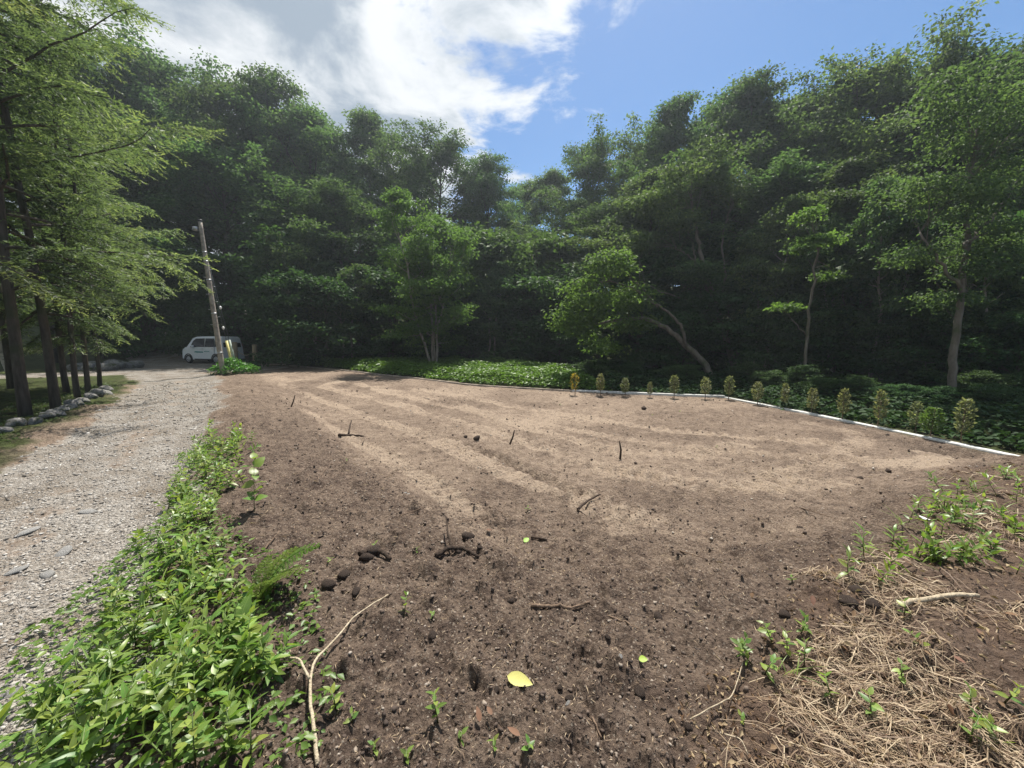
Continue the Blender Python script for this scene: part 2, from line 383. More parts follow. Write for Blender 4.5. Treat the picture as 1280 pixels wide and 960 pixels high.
M['weedleaf'] = veined(leaf_mat('veined weed leaf', [(0, (0.085, 0.165, 0.034)), (0.5, (0.160, 0.265, 0.050)), (1, (0.310, 0.375, 0.080))], 0.38, 1.5, 0.40, 0.45, 0.6, 0.03))
M['cover'] = leaf_mat('ground cover leaf', [(0, (0.052, 0.125, 0.022)), (1, (0.125, 0.240, 0.040))], 0.34, 1.5, 0.45, 0.35)
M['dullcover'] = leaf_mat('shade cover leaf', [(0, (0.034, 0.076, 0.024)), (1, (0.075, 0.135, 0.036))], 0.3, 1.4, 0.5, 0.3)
M['shadedcover'] = leaf_mat('dark cover leaf', [(0, (0.016, 0.036, 0.014)), (1, (0.040, 0.074, 0.026))], 0.25, 1.3, 0.6, 0.1)  # cover leaf greens lowered to put the shade behind the kerb into colour
M['sapling'] = leaf_mat('sapling leaf', [(0, (0.100, 0.115, 0.062)), (0.6, (0.175, 0.185, 0.100)), (1, (0.27, 0.275, 0.15))], 0.42, 1.4, 0.5, 0.3)
M['saplinggreen'] = leaf_mat('green sapling leaf', [(0, (0.060, 0.100, 0.035)), (1, (0.150, 0.210, 0.060))], 0.38, 1.5, 0.45, 0.35)
M['saplingyellow'] = leaf_mat('yellow sapling leaf', [(0, (0.13, 0.15, 0.04)), (1, (0.55, 0.42, 0.05))], 0.35, 1.3)
M['yellowleaf'] = leaf_mat('fallen yellow leaf', [(0, (0.55, 0.47, 0.16)), (1, (0.62, 0.54, 0.20))], 0.15, 1.1, 0.5, 0.3, 0.1)
M['greenleaf'] = leaf_mat('fallen green leaf', [(0, (0.25, 0.42, 0.05)), (1, (0.30, 0.46, 0.06))], 0.2, 1.1, 0.5, 0.3, 0.1)
M['deadleaf'] = leaf_mat('dead leaf', [(0, (0.10, 0.05, 0.03)), (0.5, (0.17, 0.10, 0.06)), (1, (0.34, 0.25, 0.16))], 0.12, 1.1, 0.7, 0.2)
M['straw'] = leaf_mat('dry straw', [(0, (0.10, 0.060, 0.038)), (0.5, (0.23, 0.160, 0.100)), (1, (0.47, 0.375, 0.25))], 0.12, 1.1, 0.6, 0.3, 0.1, 0.0)
M['bark'] = bark_mat('dark bark', (0.035, 0.029, 0.024), (0.13, 0.11, 0.09), 9, 0.18, (0.045, 0.06, 0.025))
M['palebark'] = bark_mat('pale bark', (0.12, 0.105, 0.085), (0.34, 0.31, 0.26), 7, 0.3)
M['greybark'] = bark_mat('grey bark', (0.07, 0.062, 0.052), (0.20, 0.18, 0.15), 7, 0.3, (0.06, 0.075, 0.035))
M['birch'] = bark_mat('birch bark', (0.22, 0.20, 0.17), (0.62, 0.58, 0.50), 6, 2.0)
M['twig'] = bark_mat('dry twig', (0.09, 0.06, 0.04), (0.24, 0.17, 0.12), 30, 0.3)
M['paletwig'] = bark_mat('pale peeled stick', (0.30, 0.24, 0.16), (0.52, 0.44, 0.32), 25, 0.3)
M['darkroot'] = bark_mat('dark root', (0.018, 0.013, 0.010), (0.075, 0.052, 0.038), 25, 0.4)
M['stem'] = plain_mat('green stem', (0.11, 0.16, 0.045), 0.6, 0.3)
M['kerb'] = plain_mat('kerb concrete', (0.50, 0.50, 0.48), 0.85, 0.2, 0, 14, 0.22, 0.3)
M['rock'] = bark_mat('rock', (0.10, 0.095, 0.09), (0.30, 0.29, 0.275), 5, 1.0, (0.06, 0.075, 0.03))
M['pole'] = plain_mat('weathered pole', (0.30, 0.265, 0.22), 0.85, 0.2, 0, 7, 0.35, 0.3)
M['post'] = bark_mat('wooden post', (0.22, 0.17, 0.11), (0.42, 0.34, 0.23), 14, 0.12)
M['steel'] = plain_mat('galvanised steel', (0.42, 0.43, 0.44), 0.45, 0.5, 0.7, 30, 0.2)
M['wire'] = plain_mat('dark wire', (0.10, 0.11, 0.11), 0.5, 0.5, 0.6)
M['porcelain'] = plain_mat('white porcelain', (0.82, 0.82, 0.80), 0.3, 0.5)
M['guardy'] = plain_mat('yellow guard plastic', (0.62, 0.55, 0.20), 0.5, 0.4, 0, 12, 0.2)
M['guardg'] = plain_mat('grey green guard plastic', (0.30, 0.36, 0.30), 0.5, 0.4, 0, 12, 0.2)
M['paint'] = plain_mat('white car paint', (0.66, 0.70, 0.74), 0.28, 0.5, 0, 3, 0.04, 0, 0.6)
M['glass'] = plain_mat('tinted car glass', (0.008, 0.009, 0.010), 0.12, 0.25, 0, 2, 0.05)
M['rubber'] = plain_mat('tyre rubber', (0.018, 0.018, 0.018), 0.85, 0.2)
M['alloy'] = plain_mat('wheel alloy', (0.45, 0.46, 0.48), 0.35, 0.5, 0.8)
M['blackpl'] = plain_mat('black trim', (0.025, 0.025, 0.027), 0.6, 0.3)
M['redlamp'] = plain_mat('red lamp glass', (0.35, 0.02, 0.02), 0.15, 0.6)
M['clearlamp'] = plain_mat('clear lamp glass', (0.70, 0.72, 0.74), 0.12, 0.6)
M['teal'] = plain_mat('teal film', (0.03, 0.22, 0.22), 0.4, 0.4)
M['plate'] = plain_mat('number plate', (0.75, 0.68, 0.20), 0.5, 0.4)
M['whitefilm'] = plain_mat('white plastic scrap', (0.75, 0.76, 0.76), 0.5, 0.4)

def stone_mat(name, stops):
    m = mat(name); t = NT(m); p = t.pos()
    c = t.ramp(t.attr('tint'), stops)
    c = t.mix(t.math('MULTIPLY', t.noise(p, 60, 4), 0.55), c, (0.10, 0.08, 0.065, 1))
    t.out(t.bsdf(c, 0.9, t.bump(t.noise(p, 220, 3), 0.5, 0.004), 0.25)); return m
M['gravel'] = stone_mat('gravel stone', [(0, (0.16, 0.145, 0.125)), (0.35, (0.33, 0.305, 0.272)), (0.8, (0.49, 0.462, 0.42)), (1, (0.66, 0.635, 0.59))])
M['clod'] = stone_mat('soil clod', [(0, (0.035, 0.024, 0.019)), (0.45, (0.10, 0.071, 0.056)), (0.8, (0.20, 0.15, 0.115)), (0.93, (0.33, 0.275, 0.22)), (1, (0.48, 0.43, 0.37))])
M['bigclod'] = bark_mat('damp clod', (0.030, 0.021, 0.017), (0.115, 0.084, 0.066), 18, 1.0)

def ground_mat():
    m = mat('ground'); t = NT(m); p = t.pos()
    road, dry, straw, wood = t.attr('road'), t.attr('dry'), t.attr('straw'), t.attr('wood')  # dry carries soil dryness plus the shade tone of tread gaps and furrow
    # soil
    big = t.noise(p, 1.1, 5, 0.6); mid = t.noise(p, 7, 6, 0.65); fine = t.noise(p, 45, 6, 0.7); vfine = t.noise(p, 160, 3, 0.6)
    d = t.math('ADD', dry, t.math('MULTIPLY', t.math('SUBTRACT', mid, 0.5), 1.15))
    d = t.math('ADD', d, t.math('MULTIPLY', t.math('SUBTRACT', fine, 0.5), 1.25))
    d = t.math('ADD', d, t.math('MULTIPLY', t.math('SUBTRACT', big, 0.5), 0.5), True)
    soil = t.ramp(d, [(0.0, (0.040, 0.028, 0.022)), (0.25, (0.092, 0.066, 0.051)), (0.6, (0.200, 0.149, 0.112)), (1.0, (0.345, 0.268, 0.200))])
    # crumbs and pale grit in the soil
    vc = t.n('ShaderNodeTexVoronoi', {'Vector': p, 'Scale': 55.0, 'Randomness': 1.0})
    grit = t.math('MULTIPLY', t.math('LESS_THAN', vc.outputs['Distance'], 0.30), t.math('GREATER_THAN', t.n('ShaderNodeSeparateColor', {0: vc.outputs['Color']}).outputs[0], 0.62))
    soil = t.mix(t.math('MULTIPLY', grit, 0.65), soil, (0.33, 0.28, 0.225, 1))
    vd = t.n('ShaderNodeTexVoronoi', {'Vector': p, 'Scale': 38.0, 'Randomness': 1.0})
    dark = t.math('MULTIPLY', t.math('LESS_THAN', vd.outputs['Distance'], 0.30), t.math('GREATER_THAN', t.n('ShaderNodeSeparateColor', {0: vd.outputs['Color']}).outputs[1], 0.62))
    soil = t.mix(t.math('MULTIPLY', dark, 0.6), soil, (0.038, 0.026, 0.020, 1))
    ve = t.n('ShaderNodeTexVoronoi', {'Vector': p, 'Scale': 13.0, 'Randomness': 1.0}); es = t.n('ShaderNodeSeparateColor', {0: ve.outputs['Color']}).outputs[2]
    soil = t.mix(t.math('MULTIPLY', t.math('MULTIPLY', t.math('LESS_THAN', t.math('ADD', ve.outputs['Distance'], t.math('MULTIPLY', fine, 0.25)), 0.33), t.math('GREATER_THAN', es, 0.62)), 0.55), soil, (0.050, 0.035, 0.028, 1))
    # gravel
    v1 = t.n('ShaderNodeTexVoronoi', {'Vector': p, 'Scale': 48.0}); v2 = t.n('ShaderNodeTexVoronoi', {'Vector': p, 'Scale': 120.0})
    s1 = t.n('ShaderNodeSeparateColor', {0: v1.outputs['Color']}).outputs[0]; s2 = t.n('ShaderNodeSeparateColor', {0: v2.outputs['Color']}).outputs[1]
    gcol = t.ramp(t.math('ADD', t.math('MULTIPLY', s1, 0.55), t.math('MULTIPLY', s2, 0.45)), [(0.1, (0.19, 0.168, 0.143)), (0.5, (0.35, 0.318, 0.28)), (0.9, (0.52, 0.488, 0.445))])
    gcol = t.mix(t.ramp(t.noise(p, 1.6, 6, 0.65), [(0.42, (0, 0, 0)), (0.66, (0.8, 0.8, 0.8))]), gcol, (0.20, 0.16, 0.12, 1))
    # straw and litter colours
    st = t.ramp(t.noise(p, 26, 6, 0.7, 0.6), [(0.25, (0.060, 0.040, 0.030)), (0.5, (0.140, 0.095, 0.070)), (0.8, (0.24, 0.17, 0.115))])
    # wood floor: litter, moss and weeds
    wf = t.ramp(t.noise(p, 3.2, 6, 0.65), [(0.3, (0.035, 0.030, 0.018)), (0.5, (0.050, 0.062, 0.022)), (0.72, (0.085, 0.105, 0.035))])
    c = t.mix(wood, soil, wf)
    c = t.mix(t.math('MULTIPLY', straw, t.ramp(t.noise(p, 3.5, 4, 0.6), [(0.3, (0.35, 0.35, 0.35)), (0.6, (1, 1, 1))])), c, st)
    rf = t.math('ADD', road, t.math('MULTIPLY', t.math('SUBTRACT', t.noise(p, 14, 4), 0.5), 0.7))
    rf = t.ramp(rf, [(0.38, (0, 0, 0)), (0.62, (1, 1, 1))])
    c = t.mix(rf, c, gcol)
    h_soil = t.math('ADD', t.math('MULTIPLY', fine, 1.0), t.math('MULTIPLY', vfine, 0.35))
    h_soil = t.math('SUBTRACT', h_soil, t.math('MULTIPLY', t.vor(p, 30.0), 0.5))
    h_road = t.math('SUBTRACT', t.math('SUBTRACT', 1.0, v1.outputs['Distance']), t.math('MULTIPLY', v2.outputs['Distance'], 0.4))
    hh = t.n('ShaderNodeMix', {0: rf, 2: h_soil, 3: h_road}, data_type='FLOAT').outputs[0]
    t.out(t.bsdf(c, 0.95, t.bump(hh, 1.0, 0.035), 0.12)); return m
M['ground'] = ground_mat()

# ------------------------------------------------------------------ ground sheet, cut along road / plot / straw bank / wood
def build_ground():
    fr = np.linspace(-R(72), R(72), 560); bk = np.linspace(R(72), R(288), 40)[1:-1]
    ang = np.concatenate([fr, bk])
    rad = np.concatenate([[0.02, 0.2, 0.4], np.geomspace(0.6, 62, 700), np.geomspace(66, 1500, 22)])
    A, Rr = np.meshgrid(ang, rad); X = Rr * np.sin(A); Y = Rr * np.cos(A)
    nr, na = X.shape; x = X.ravel(); y = Y.ravel()
    z = G(x, y); road, dp, straw = masks(x, y); _, dry_shade = tracks(x, y)
    inplot = 1 - sst(-0.35, 0.15, dp)
    dist = np.hypot(x, y)
    dryp = 0.50 + 0.55 * (fbm(x * 0.5, y * 0.5, 3, 71) - 0.5) + 0.14 * sst(3.5, 7, dist) - 0.14 * sst(1.5, 6, x) * (1 - sst(10, 14, y))
    dry = 0.39 + ((dryp + 0.40 * dry_shade) - 0.39) * inplot * sst(2.0, 4.6, dist + 1.2 * (fbm(x, y, 3, 72) - 0.5))
    dry = dry + 0.16 * sst(5, 12, y) * (1 - inplot) + 0.22 * (1 - sst(0.2, 2.2, seg_dist(x, y, ROAD)[0] - 0.9)) * (x < -0.72 * y - 1.6)
    wood = sst(0.1, 0.5, dp) * sst(0.2, 0.9, -0.2 + np.minimum(poly_sdf(x, y, PLOT), 9)) * 0
    beyond = poly_sdf(x, y, [(9.8, 2), (8.7, 7.6), (8.15, 10.5), (7.35, 13.3), (2.3, 14.6), (-1.5, 16.25), (-5.3, 18.85), (-10.1, 22.5), (-17.5, 27.4), (-60, 70), (-1500, 1500), (1500, 1500), (1500, 2)])
    left = poly_sdf(x, y, [(-3.6, -3), (-6.8, 4.6), (-11.6, 11.0), (-17.5, 18.2), (-40, 44), (-1500, 1500), (-1500, -1500), (-5, -1500)])
    wood = np.maximum(1 - sst(-0.3, 0.3, beyond + (fbm(x * 2, y * 2, 2, 80) - 0.5) * 0.5), 1 - sst(-0.4, 0.4, left + (fbm(x * 1.3, y * 1.3, 3, 81) - 0.5) * 1.6))
    wood = np.maximum(wood, sst(60, 70, dist))
    V = np.stack([x, y, z], 1)
    i, j = np.meshgrid(np.arange(nr - 1), np.arange(na), indexing='ij'); k = (j + 1) % na
    Q = np.stack([i * na + j, i * na + k, (i + 1) * na + k, (i + 1) * na + j], -1).reshape(-1, 4)[:, ::-1]
    fr_, fp, fs, fw = (a[Q].mean(1) for a in (road, inplot, straw, wood))
    cls = np.where((fr_ > 0.5) | ((seg_dist(x, y, ROAD)[0])[Q].mean(1) < 0.9), 0, np.where(fs > 0.5, 2, np.where(fw > 0.5, 3, 1)))
    for c, name in enumerate(('gravel_road', 'soil_ground', 'straw_bank', 'forest_floor')):
        q = Q[cls == c]
        u, inv = np.unique(q, return_inverse=True)
        me = mesh(name, V[u], inv.reshape(-1, 4), M['ground'], {'road': road[u], 'dry': np.clip(dry[u], 0, 1), 'straw': straw[u], 'wood': wood[u]}, True)
        tag(obj(name, me), kind='structure')
build_ground()

# ------------------------------------------------------------------ stones and clods too small to count
def ico():
    bm = bmesh.new(); bmesh.ops.create_icosphere(bm, subdivisions=1, radius=1)
    V = np.array([v.co[:] for v in bm.verts]); F = np.array([[v.index for v in f.verts] for f in bm.faces]); bm.free(); return V, F
IV, IF = ico()
def scatter_stones(name, x, y, size, flat, mat_, sink=0.25, tint=None):
    n = len(x); z = G(x, y)
    J = 1 + 0.55 * (rng.random((n, 12, 1)) - 0.5) * 2
    V = IV[None] * J * np.stack([size * (0.75 + 0.6 * rng.random(n)), size * (0.6 + 0.5 * rng.random(n)), size * flat * (0.5 + 0.9 * rng.random(n))], 1)[:, None] * (0.75 + 0.5 * rng.random((n, 12, 3)))
    a = rng.random(n) * 6.283; tl = (rng.random(n) - 0.5) * 0.9
    ct, st_ = np.cos(tl)[:, None], np.sin(tl)[:, None]
    vx, vz = V[..., 0] * ct - V[..., 2] * st_, V[..., 0] * st_ + V[..., 2] * ct
    ca, sa = np.cos(a)[:, None], np.sin(a)[:, None]
    P = np.stack([vx * ca - V[..., 1] * sa, vx * sa + V[..., 1] * ca, vz], -1)
    P += np.stack([x, y, z + size * flat * (1 - sink) * 0.6], 1)[:, None]
    F = (IF[None] + (np.arange(n) * 12)[:, None, None]).reshape(-1, 3)
    tn = rng.random(n) if tint is None else tint
    o = obj(name, mesh(name, P.reshape(-1, 3), F, mat_, {'tint': np.repeat(tn, 12)})); o['kind'] = 'stuff'; return o
def polar_samples(n, r0, r1, a0=-62, a1=62):
    r = np.exp(rng.uniform(math.log(r0), math.log(r1), n)); a = R(a0) + (R(a1) - R(a0)) * rng.random(n)
    return r * np.sin(a), r * np.cos(a), r
x, y, r_ = polar_samples(60000, 1.2, 22, -62, -20)
road_, dp_, st_ = masks(x, y); k = (road_ > 0.30 + 0.5 * rng.random(len(x))) ; x, y, r_ = x[k][:15000], y[k][:15000], r_[k][:15000]
sz = (0.0035 + 0.010 * rng.random(len(x)) ** 3.5) * (0.75 + 0.12 * r_)
tag(scatter_stones('loose_gravel', x, y, sz, 0.5, M['gravel']), 'loose pale grey gravel strewn over the road', 'gravel', kind='stuff')
x, y, r_ = polar_samples(42000, 1.1, 16)
road_, dp_, st_ = masks(x, y); keep = (road_ < 0.3) & (dp_ < 3) & (rng.random(len(x)) < np.where(st_ > 0.5, 0.25, np.where((dp_ < -0.1) & (r_ > 4.5), 0.45, 1.0)))
x, y, r_ = x[keep][:19000], y[keep][:19000], r_[keep][:19000]
sz = (0.0024 + 0.0095 * rng.random(len(x)) ** 5) * (0.8 + 0.14 * r_)
tag(scatter_stones('soil_crumbs', x, y, sz, 0.75, M['clod'], tint=np.clip(rng.random(len(x)) ** 1.25 * 0.97 + 0.14 * sst(3, 8, r_) * (dp_[keep][:19000] < 0), 0, 1)), 'dark crumbs of soil and grit over the bare plot', 'soil', kind='stuff')

# ------------------------------------------------------------------ kerbs
M['dirtykerb'] = plain_mat('soiled concrete', (0.24, 0.20, 0.165), 0.9, 0.15, 0, 3, 0.5, 0.4)
def kerb(name, pts, w, h, label, km='kerb'):
    P = np.array(pts, float); D = np.gradient(P, axis=0); D /= np.linalg.norm(D, axis=1)[:, None]; Nn = np.stack([-D[:, 1], D[:, 0]], 1)
    # finer subdivision along the run so that the kerb follows the ground
    m = max(2, int(np.sum(np.hypot(*np.diff(P, axis=0).T)) / 0.6)); s = np.concatenate([[0], np.cumsum(np.hypot(*np.diff(P, axis=0).T))])
    q = np.linspace(0, s[-1], m); P = np.stack([np.interp(q, s, P[:, i]) for i in (0, 1)], 1); Nn = np.stack([np.interp(q, s, Nn[:, i]) for i in (0, 1)], 1)
    zg = Gs(P[:, 0], P[:, 1]); zg = np.convolve(np.pad(zg, 2, mode='edge'), np.ones(5) / 5, 'valid')
    if h < 0.042: q_ = np.polyfit(P[6:, 1], zg[6:], 1); zg = np.polyval(q_, P[:, 1])
    prof = [(-w / 2, -0.25), (-w / 2, h - 0.012), (-w / 2 + 0.012, h), (w / 2 - 0.012, h), (w / 2, h - 0.012), (w / 2, -0.25)]
    V = np.concatenate([np.stack([P[:, 0] + Nn[:, 0] * a, P[:, 1] + Nn[:, 1] * a, zg + b], 1)[:, None] for a, b in prof], 1)
    n = len(prof); i, j = np.meshgrid(np.arange(m - 1), np.arange(n - 1), indexing='ij')
    Q = np.stack([i * n + j, i * n + j + 1, (i + 1) * n + j + 1, (i + 1) * n + j], -1).reshape(-1, 4)
    caps = [[0, 1, 2, 5], [2, 3, 4, 5], [(m - 1) * n + v for v in (5, 2, 1, 0)], [(m - 1) * n + v for v in (5, 4, 3, 2)]]
    return tag(obj(name, mesh(name, V.reshape(-1, 3), np.vstack([Q, caps]), M[km])), label, 'kerb')
kerb('concrete_kerb', [(9.09, 4.6)] + KERB_R, 0.14, 0.04, 'pale concrete kerb running beside the pit and the shaded end of the sapling row')
kerb('concrete_kerb', KERB_M, 0.15, 0.07, 'short pale concrete kerb at the back of the plot under the yellow sapling')
kerb('concrete_kerb', KERB_L, 0.13, 0.045, 'half-buried soiled concrete kerb between bare soil and green ground cover', 'dirtykerb')

# ------------------------------------------------------------------ trees
def unit(v): return v / (np.linalg.norm(v, axis=-1, keepdims=True) + 1e-9)
def curve(p0, d0, L, n, bend, rg, wob=0.1):
    """a limb: start, direction, length, vertical bend"""
    P = [np.array(p0, float)]; d = np.array(d0, float)
    for i in range(n):
        d = unit(d + np.array([0, 0, bend / n]) + rg.normal(0, wob, 3)); P.append(P[-1] + d * L / n)
    return np.array(P)
def spray(mb, C, rc, flat, K, L, Wd, rg, up=0.55, drp=0.25, out=None):
    """leaf clumps: K leaves round each centre C"""
    n = len(C) * K; rc = np.repeat(np.broadcast_to(rc, (len(C),)), K)
    o = rg.normal(0, 1, (n, 3)) * np.array([1, 1, flat]); o *= (0.55 * rc)[:, None]
    P = np.repeat(C, K, 0) + o
    D = unit(o * np.array([1, 1, 0.4]) + rg.normal(0, 0.25, (n, 3))) + np.array([0, 0, -drp])
    N = np.array([0, 0, 1.0]) + rg.normal(0, up, (n, 3))
    clump = np.repeat(rg.random(len(C)), K); a = np.clip(0.45 * clump + 0.55 * rg.random(n), 0, 1)
    s = 0.7 + 0.6 * rg.random(n)
    mb.leaves(P, D, N, L * s, Wd * s, a=a)
def grow(seed, H=14, Rc=3.6, cb=0.3, nl=24, K=62, L=0.155, r0=0.17, stems=1, lean=0.05, rc=0.5, flat=0.35, sub=6, top=0.85, spread=0.0, bark='bark', leaf='oak', wand=0.12):
    rg = np.random.default_rng(seed); wood = MB(); C = []; RC = []
    for s in range(stems):
        az0 = rg.random() * 6.283; hs = H * (1 if s == 0 else 0.72 + 0.25 * rg.random())
        off = np.array([math.cos(az0), math.sin(az0), 0]) * (0.25 if stems > 1 else 0)
        t = np.linspace(0, 1, 12); ln = lean + (spread if stems > 1 else 0)
        T = np.stack([off[0] + math.cos(az0) * ln * hs * t ** 1.2, off[1] + math.sin(az0) * ln * hs * t ** 1.2, hs * t * 0.97 - 0.25], 1)
        T[1:, :2] += np.cumsum(rg.normal(0, wand * hs / 14, (11, 2)), 0)
        wood.tube(T, (r0 * (1 - t) ** 0.85 + 0.02) * (1 + 0.5 * np.exp(-t * 18)), 9)
        for i in range(nl):
            f = (i + rg.random()) / nl; h = cb + (0.99 - cb) * f ** 0.9
            q = (h - cb) / (1 - cb)
            pr = (math.sin(math.pi * min(1, q * top + (1 - top) + 0.02)) ** 0.7) if q > 0 else 0.2
            p0 = np.array([np.interp(h, t, T[:, k]) for k in range(3)])
            az = i * 2.4 + rg.random() * 1.2; el = R(8 + 62 * q ** 1.4 + rg.normal(0, 9))
            Lm = Rc * (0.25 + 0.85 * pr) * (0.7 + 0.45 * rg.random())
            d = np.array([math.cos(az) * math.cos(el), math.sin(az) * math.cos(el), math.sin(el)])
            B = curve(p0, d, Lm, 6, 0.35 - 0.25 * q, rg, 0.13)
            wood.tube(B, np.linspace(r0 * 0.36 * (1 - 0.65 * h) + 0.012, 0.008, 7), 5, False)
            for j in range(sub):
                u = 0.3 + 0.7 * (j + 0.5 * rg.random()) / sub; k = u * 6; k0 = min(5, int(k))
                ps = B[k0] + (B[k0 + 1] - B[k0]) * (k - k0)
                ds = unit(unit(B[k0 + 1] - B[k0]) + unit(rg.normal(0, 1, 3) * np.array([1, 1, 0.45])) * 0.95)
                Sb = curve(ps, ds, Lm * (0.22 + 0.26 * rg.random()), 3, -0.1, rg, 0.15)
                wood.tube(Sb, np.linspace(0.014, 0.004, 4), 3, False)
                C += [Sb[2], Sb[3], (Sb[1] + Sb[2]) / 2 + rg.normal(0, 0.12, 3)]; RC += list(rc * (0.65 + 0.6 * rg.random(3)))
            C.append(B[-1]); RC.append(rc)
    lv = MB(); C = np.array(C); spray(lv, C, np.array(RC), flat, K, L, L * 0.62, rg)
    return wood.mesh('trunk', M[bark], True), lv.mesh('crown', M[leaf])
def make_tree(name, meshes, label, group=None, cat='tree'):
    r = empty(name); tag(r, label, cat, group); obj('trunk', meshes[0], r); obj('crown', meshes[1], r); return r
def place(root, px, py, Y, href, first, **k):
    return place_(root, px, py, Y, TOPS[root.children[1].data.name], first, **k)
class _T(dict):
    def __missing__(s, n):
        me = bpy.data.meshes[n]; z = np.empty(len(me.vertices) * 3, np.float32); me.vertices.foreach_get('co', z); s[n] = float(np.percentile(z[2::3], 99.7)); return s[n]
TOPS = _T()
def place_(root, px, py, Y, href, first, rz=None, wide=1.0, label=None):
    """stand a copy of a tree at depth Y so that its top reaches the given height in the photograph"""
    t = at_depth(px, py, Y); z0 = gs1(t.x, Y); s = (t.z - z0) / href
    o = root if first else copy_tree(root)
    o.location = (t.x, Y, z0 - 0.05); o.rotation_euler = (0, 0, random.random() * 6.28 if rz is None else rz)
    w = s * wide * random.uniform(0.92, 1.08); o.scale = (w, w, s)
    if label: o['label'] = label
    return o
def near_what(px):
    for lim, w in ((230, 'behind the conifers beside the road'), (330, 'behind the parked van'), (485, 'behind the slender twin-stemmed tree'), (600, 'behind the airy multi-stemmed tree'), (715, 'at the lowest dip of the skyline'), (860, 'behind the leaning tree'), (965, 'behind the grey forked trunk'), (1085, 'behind the young flat-crowned tree'), (9999, 'behind the thick pale trunk')):
        if px < lim: return w
LB = 'tall dark green broadleaf tree in the wood whose crown meets the sky'
variants = [grow(101, 14, 3.5, 0.30, 26), grow(102, 14, 3.1, 0.22, 28, rc=0.46), grow(103, 14, 3.9, 0.38, 26, flat=0.4, K=66), grow(104, 14, 2.8, 0.34, 24, lean=0.08)]
roots = [make_tree('broadleaf_tree', v, LB, 'broadleaf trees on the skyline of the wood') for v in variants]
used = [False] * 4
sky_trees = [(20, 30, 27), (85, 45, 31), (150, 76, 33), (212, 70, 35), (266, 92, 34), (325, 99, 35), (388, 132, 35), (452, 142, 37), (500, 194, 38), (540, 170, 36), (585, 216, 39), (608, 204, 37),
             (652, 228, 41), (692, 214, 39), (745, 186, 35), (800, 170, 32), (850, 138, 28), (903, 114, 26), (948, 114, 25), (1000, 124, 26), (1060, 96, 22), (1122, 64, 20), (1182, 84, 22), (1236, 64, 19), (1296, 60, 18), (1350, 70, 17)]
for i, (a, b, Y) in enumerate(sky_trees):
    v = (i * 7 + i // 3) % 4; o = place(roots[v], a, b, Y, 14.0, not used[v]); used[v] = True; o['label'] = 'tall broadleaf tree whose crown meets the sky ' + near_what(a); o['group'] = 'skyline trees ' + near_what(a)
MIDL = 'broadleaf tree with a lower crown standing in front of the tallest trees'
mid_trees = [(175, 190, 33), (292, 200, 32), (362, 225, 32), (430, 240, 31), (585, 300, 33), (650, 290, 33), (705, 300, 29), (760, 262, 28), (832, 225, 24), (905, 220, 22), (985, 215, 20), (1045, 250, 18.5), (1095, 205, 17.5), (1150, 290, 16), (1205, 180, 16), (1280, 250, 14.5), (1330, 200, 15)]
for i, (a, b, Y) in enumerate(mid_trees):
    o = place(roots[(i * 5 + 1) % 4], a, b, Y, 14.0, False, wide=1.45, label=MIDL); o['label'] = 'lower rounded tree in front of the skyline trees, ' + near_what(a); o['group'] = 'lower trees ' + near_what(a)
BACK = 'far broadleaf tree glimpsed through gaps between nearer crowns'
for i, px in enumerate(range(60, 1300, 74)):
    sk = np.interp(px, [s[0] for s in sky_trees], [s[1] for s in sky_trees])
    o = place(roots[(i * 3 + 2) % 4], px, sk + 45 + 40 * random.random(), 44 + 9 * random.random(), 14.0, False, wide=1.3, label=BACK); o['label'] = 'far tree glimpsed through gaps between tall crowns ' + near_what(px); o['group'] = 'far trees ' + near_what(px)
# undergrowth along the edge of the wood
ub = [grow(201, 4.2, 2.0, 0.05, 20, K=36, L=0.14, r0=0.05, stems=2, spread=0.12, rc=0.38, sub=4, leaf='shrub'), grow(202, 4.2, 1.7, 0.10, 20, K=34, L=0.13, r0=0.045, rc=0.36, sub=5, flat=0.22, leaf='shrub')]
ur = [make_tree('understory_shrub', u, 'leafy dark green shrub in the shade under the tall trees', 'shrubs under the forest trees', 'shrub') for u in ub]
uu = [False, False]
shrubs = [(300, 330, 32.5), (350, 352, 30), (395, 345, 26), (445, 370, 27), (560, 345, 27), (610, 372, 28), (655, 350, 27), (700, 385, 24), (745, 400, 23), (800, 352, 21), (850, 372, 20), (930, 345, 19), (965, 392, 17.5), (1010, 350, 17), (1050, 385, 16), (1085, 335, 15.5), (1125, 395, 14.2), (1160, 345, 14.5), (1215, 370, 13), (1245, 320, 13.2), (1280, 395, 11.6), (1320, 350, 12),
          (640, 300, 30), (380, 290, 29), (480, 320, 29.5), (250, 350, 31), (720, 330, 26), (880, 300, 21.5), (1000, 270, 19.5), (1190, 270, 15.5), (185, 330, 33), (120, 340, 30)]
for i, (a, b, Y) in enumerate(shrubs):
    v = i % 2; o = place(ur[v], a, b, Y, 4.2, not uu[v], wide=1.25); uu[v] = True; o['label'] = 'leafy dark shrub shaded by tall trees ' + near_what(a); o['group'] = 'shrubs ' + near_what(a)
lowl = 'low bushy plant at the shaded foot of the wood behind the kerb'
lows = [(742, 448, 17.5), (790, 452, 17), (850, 455, 16), (935, 452, 15.2), (965, 462, 14.2), (1005, 455, 13.6), (1035, 470, 12.2), (1075, 468, 12), (1120, 478, 10.8), (1225, 462, 10.8), (1255, 480, 9.6), (1290, 460, 10.5), (1180, 482, 10.2), (560, 432, 26), (640, 436, 25), (380, 432, 27), (345, 440, 29.5), (235, 412, 34), (150, 405, 34)]
for i, (a, b, Y) in enumerate(lows):
    o = place(ur[i % 2], a, b, Y, 4.2, False, wide=1.7, label=lowl); o['group'] = 'low plants at the foot of the wood'; o.name = 'low_shrub'

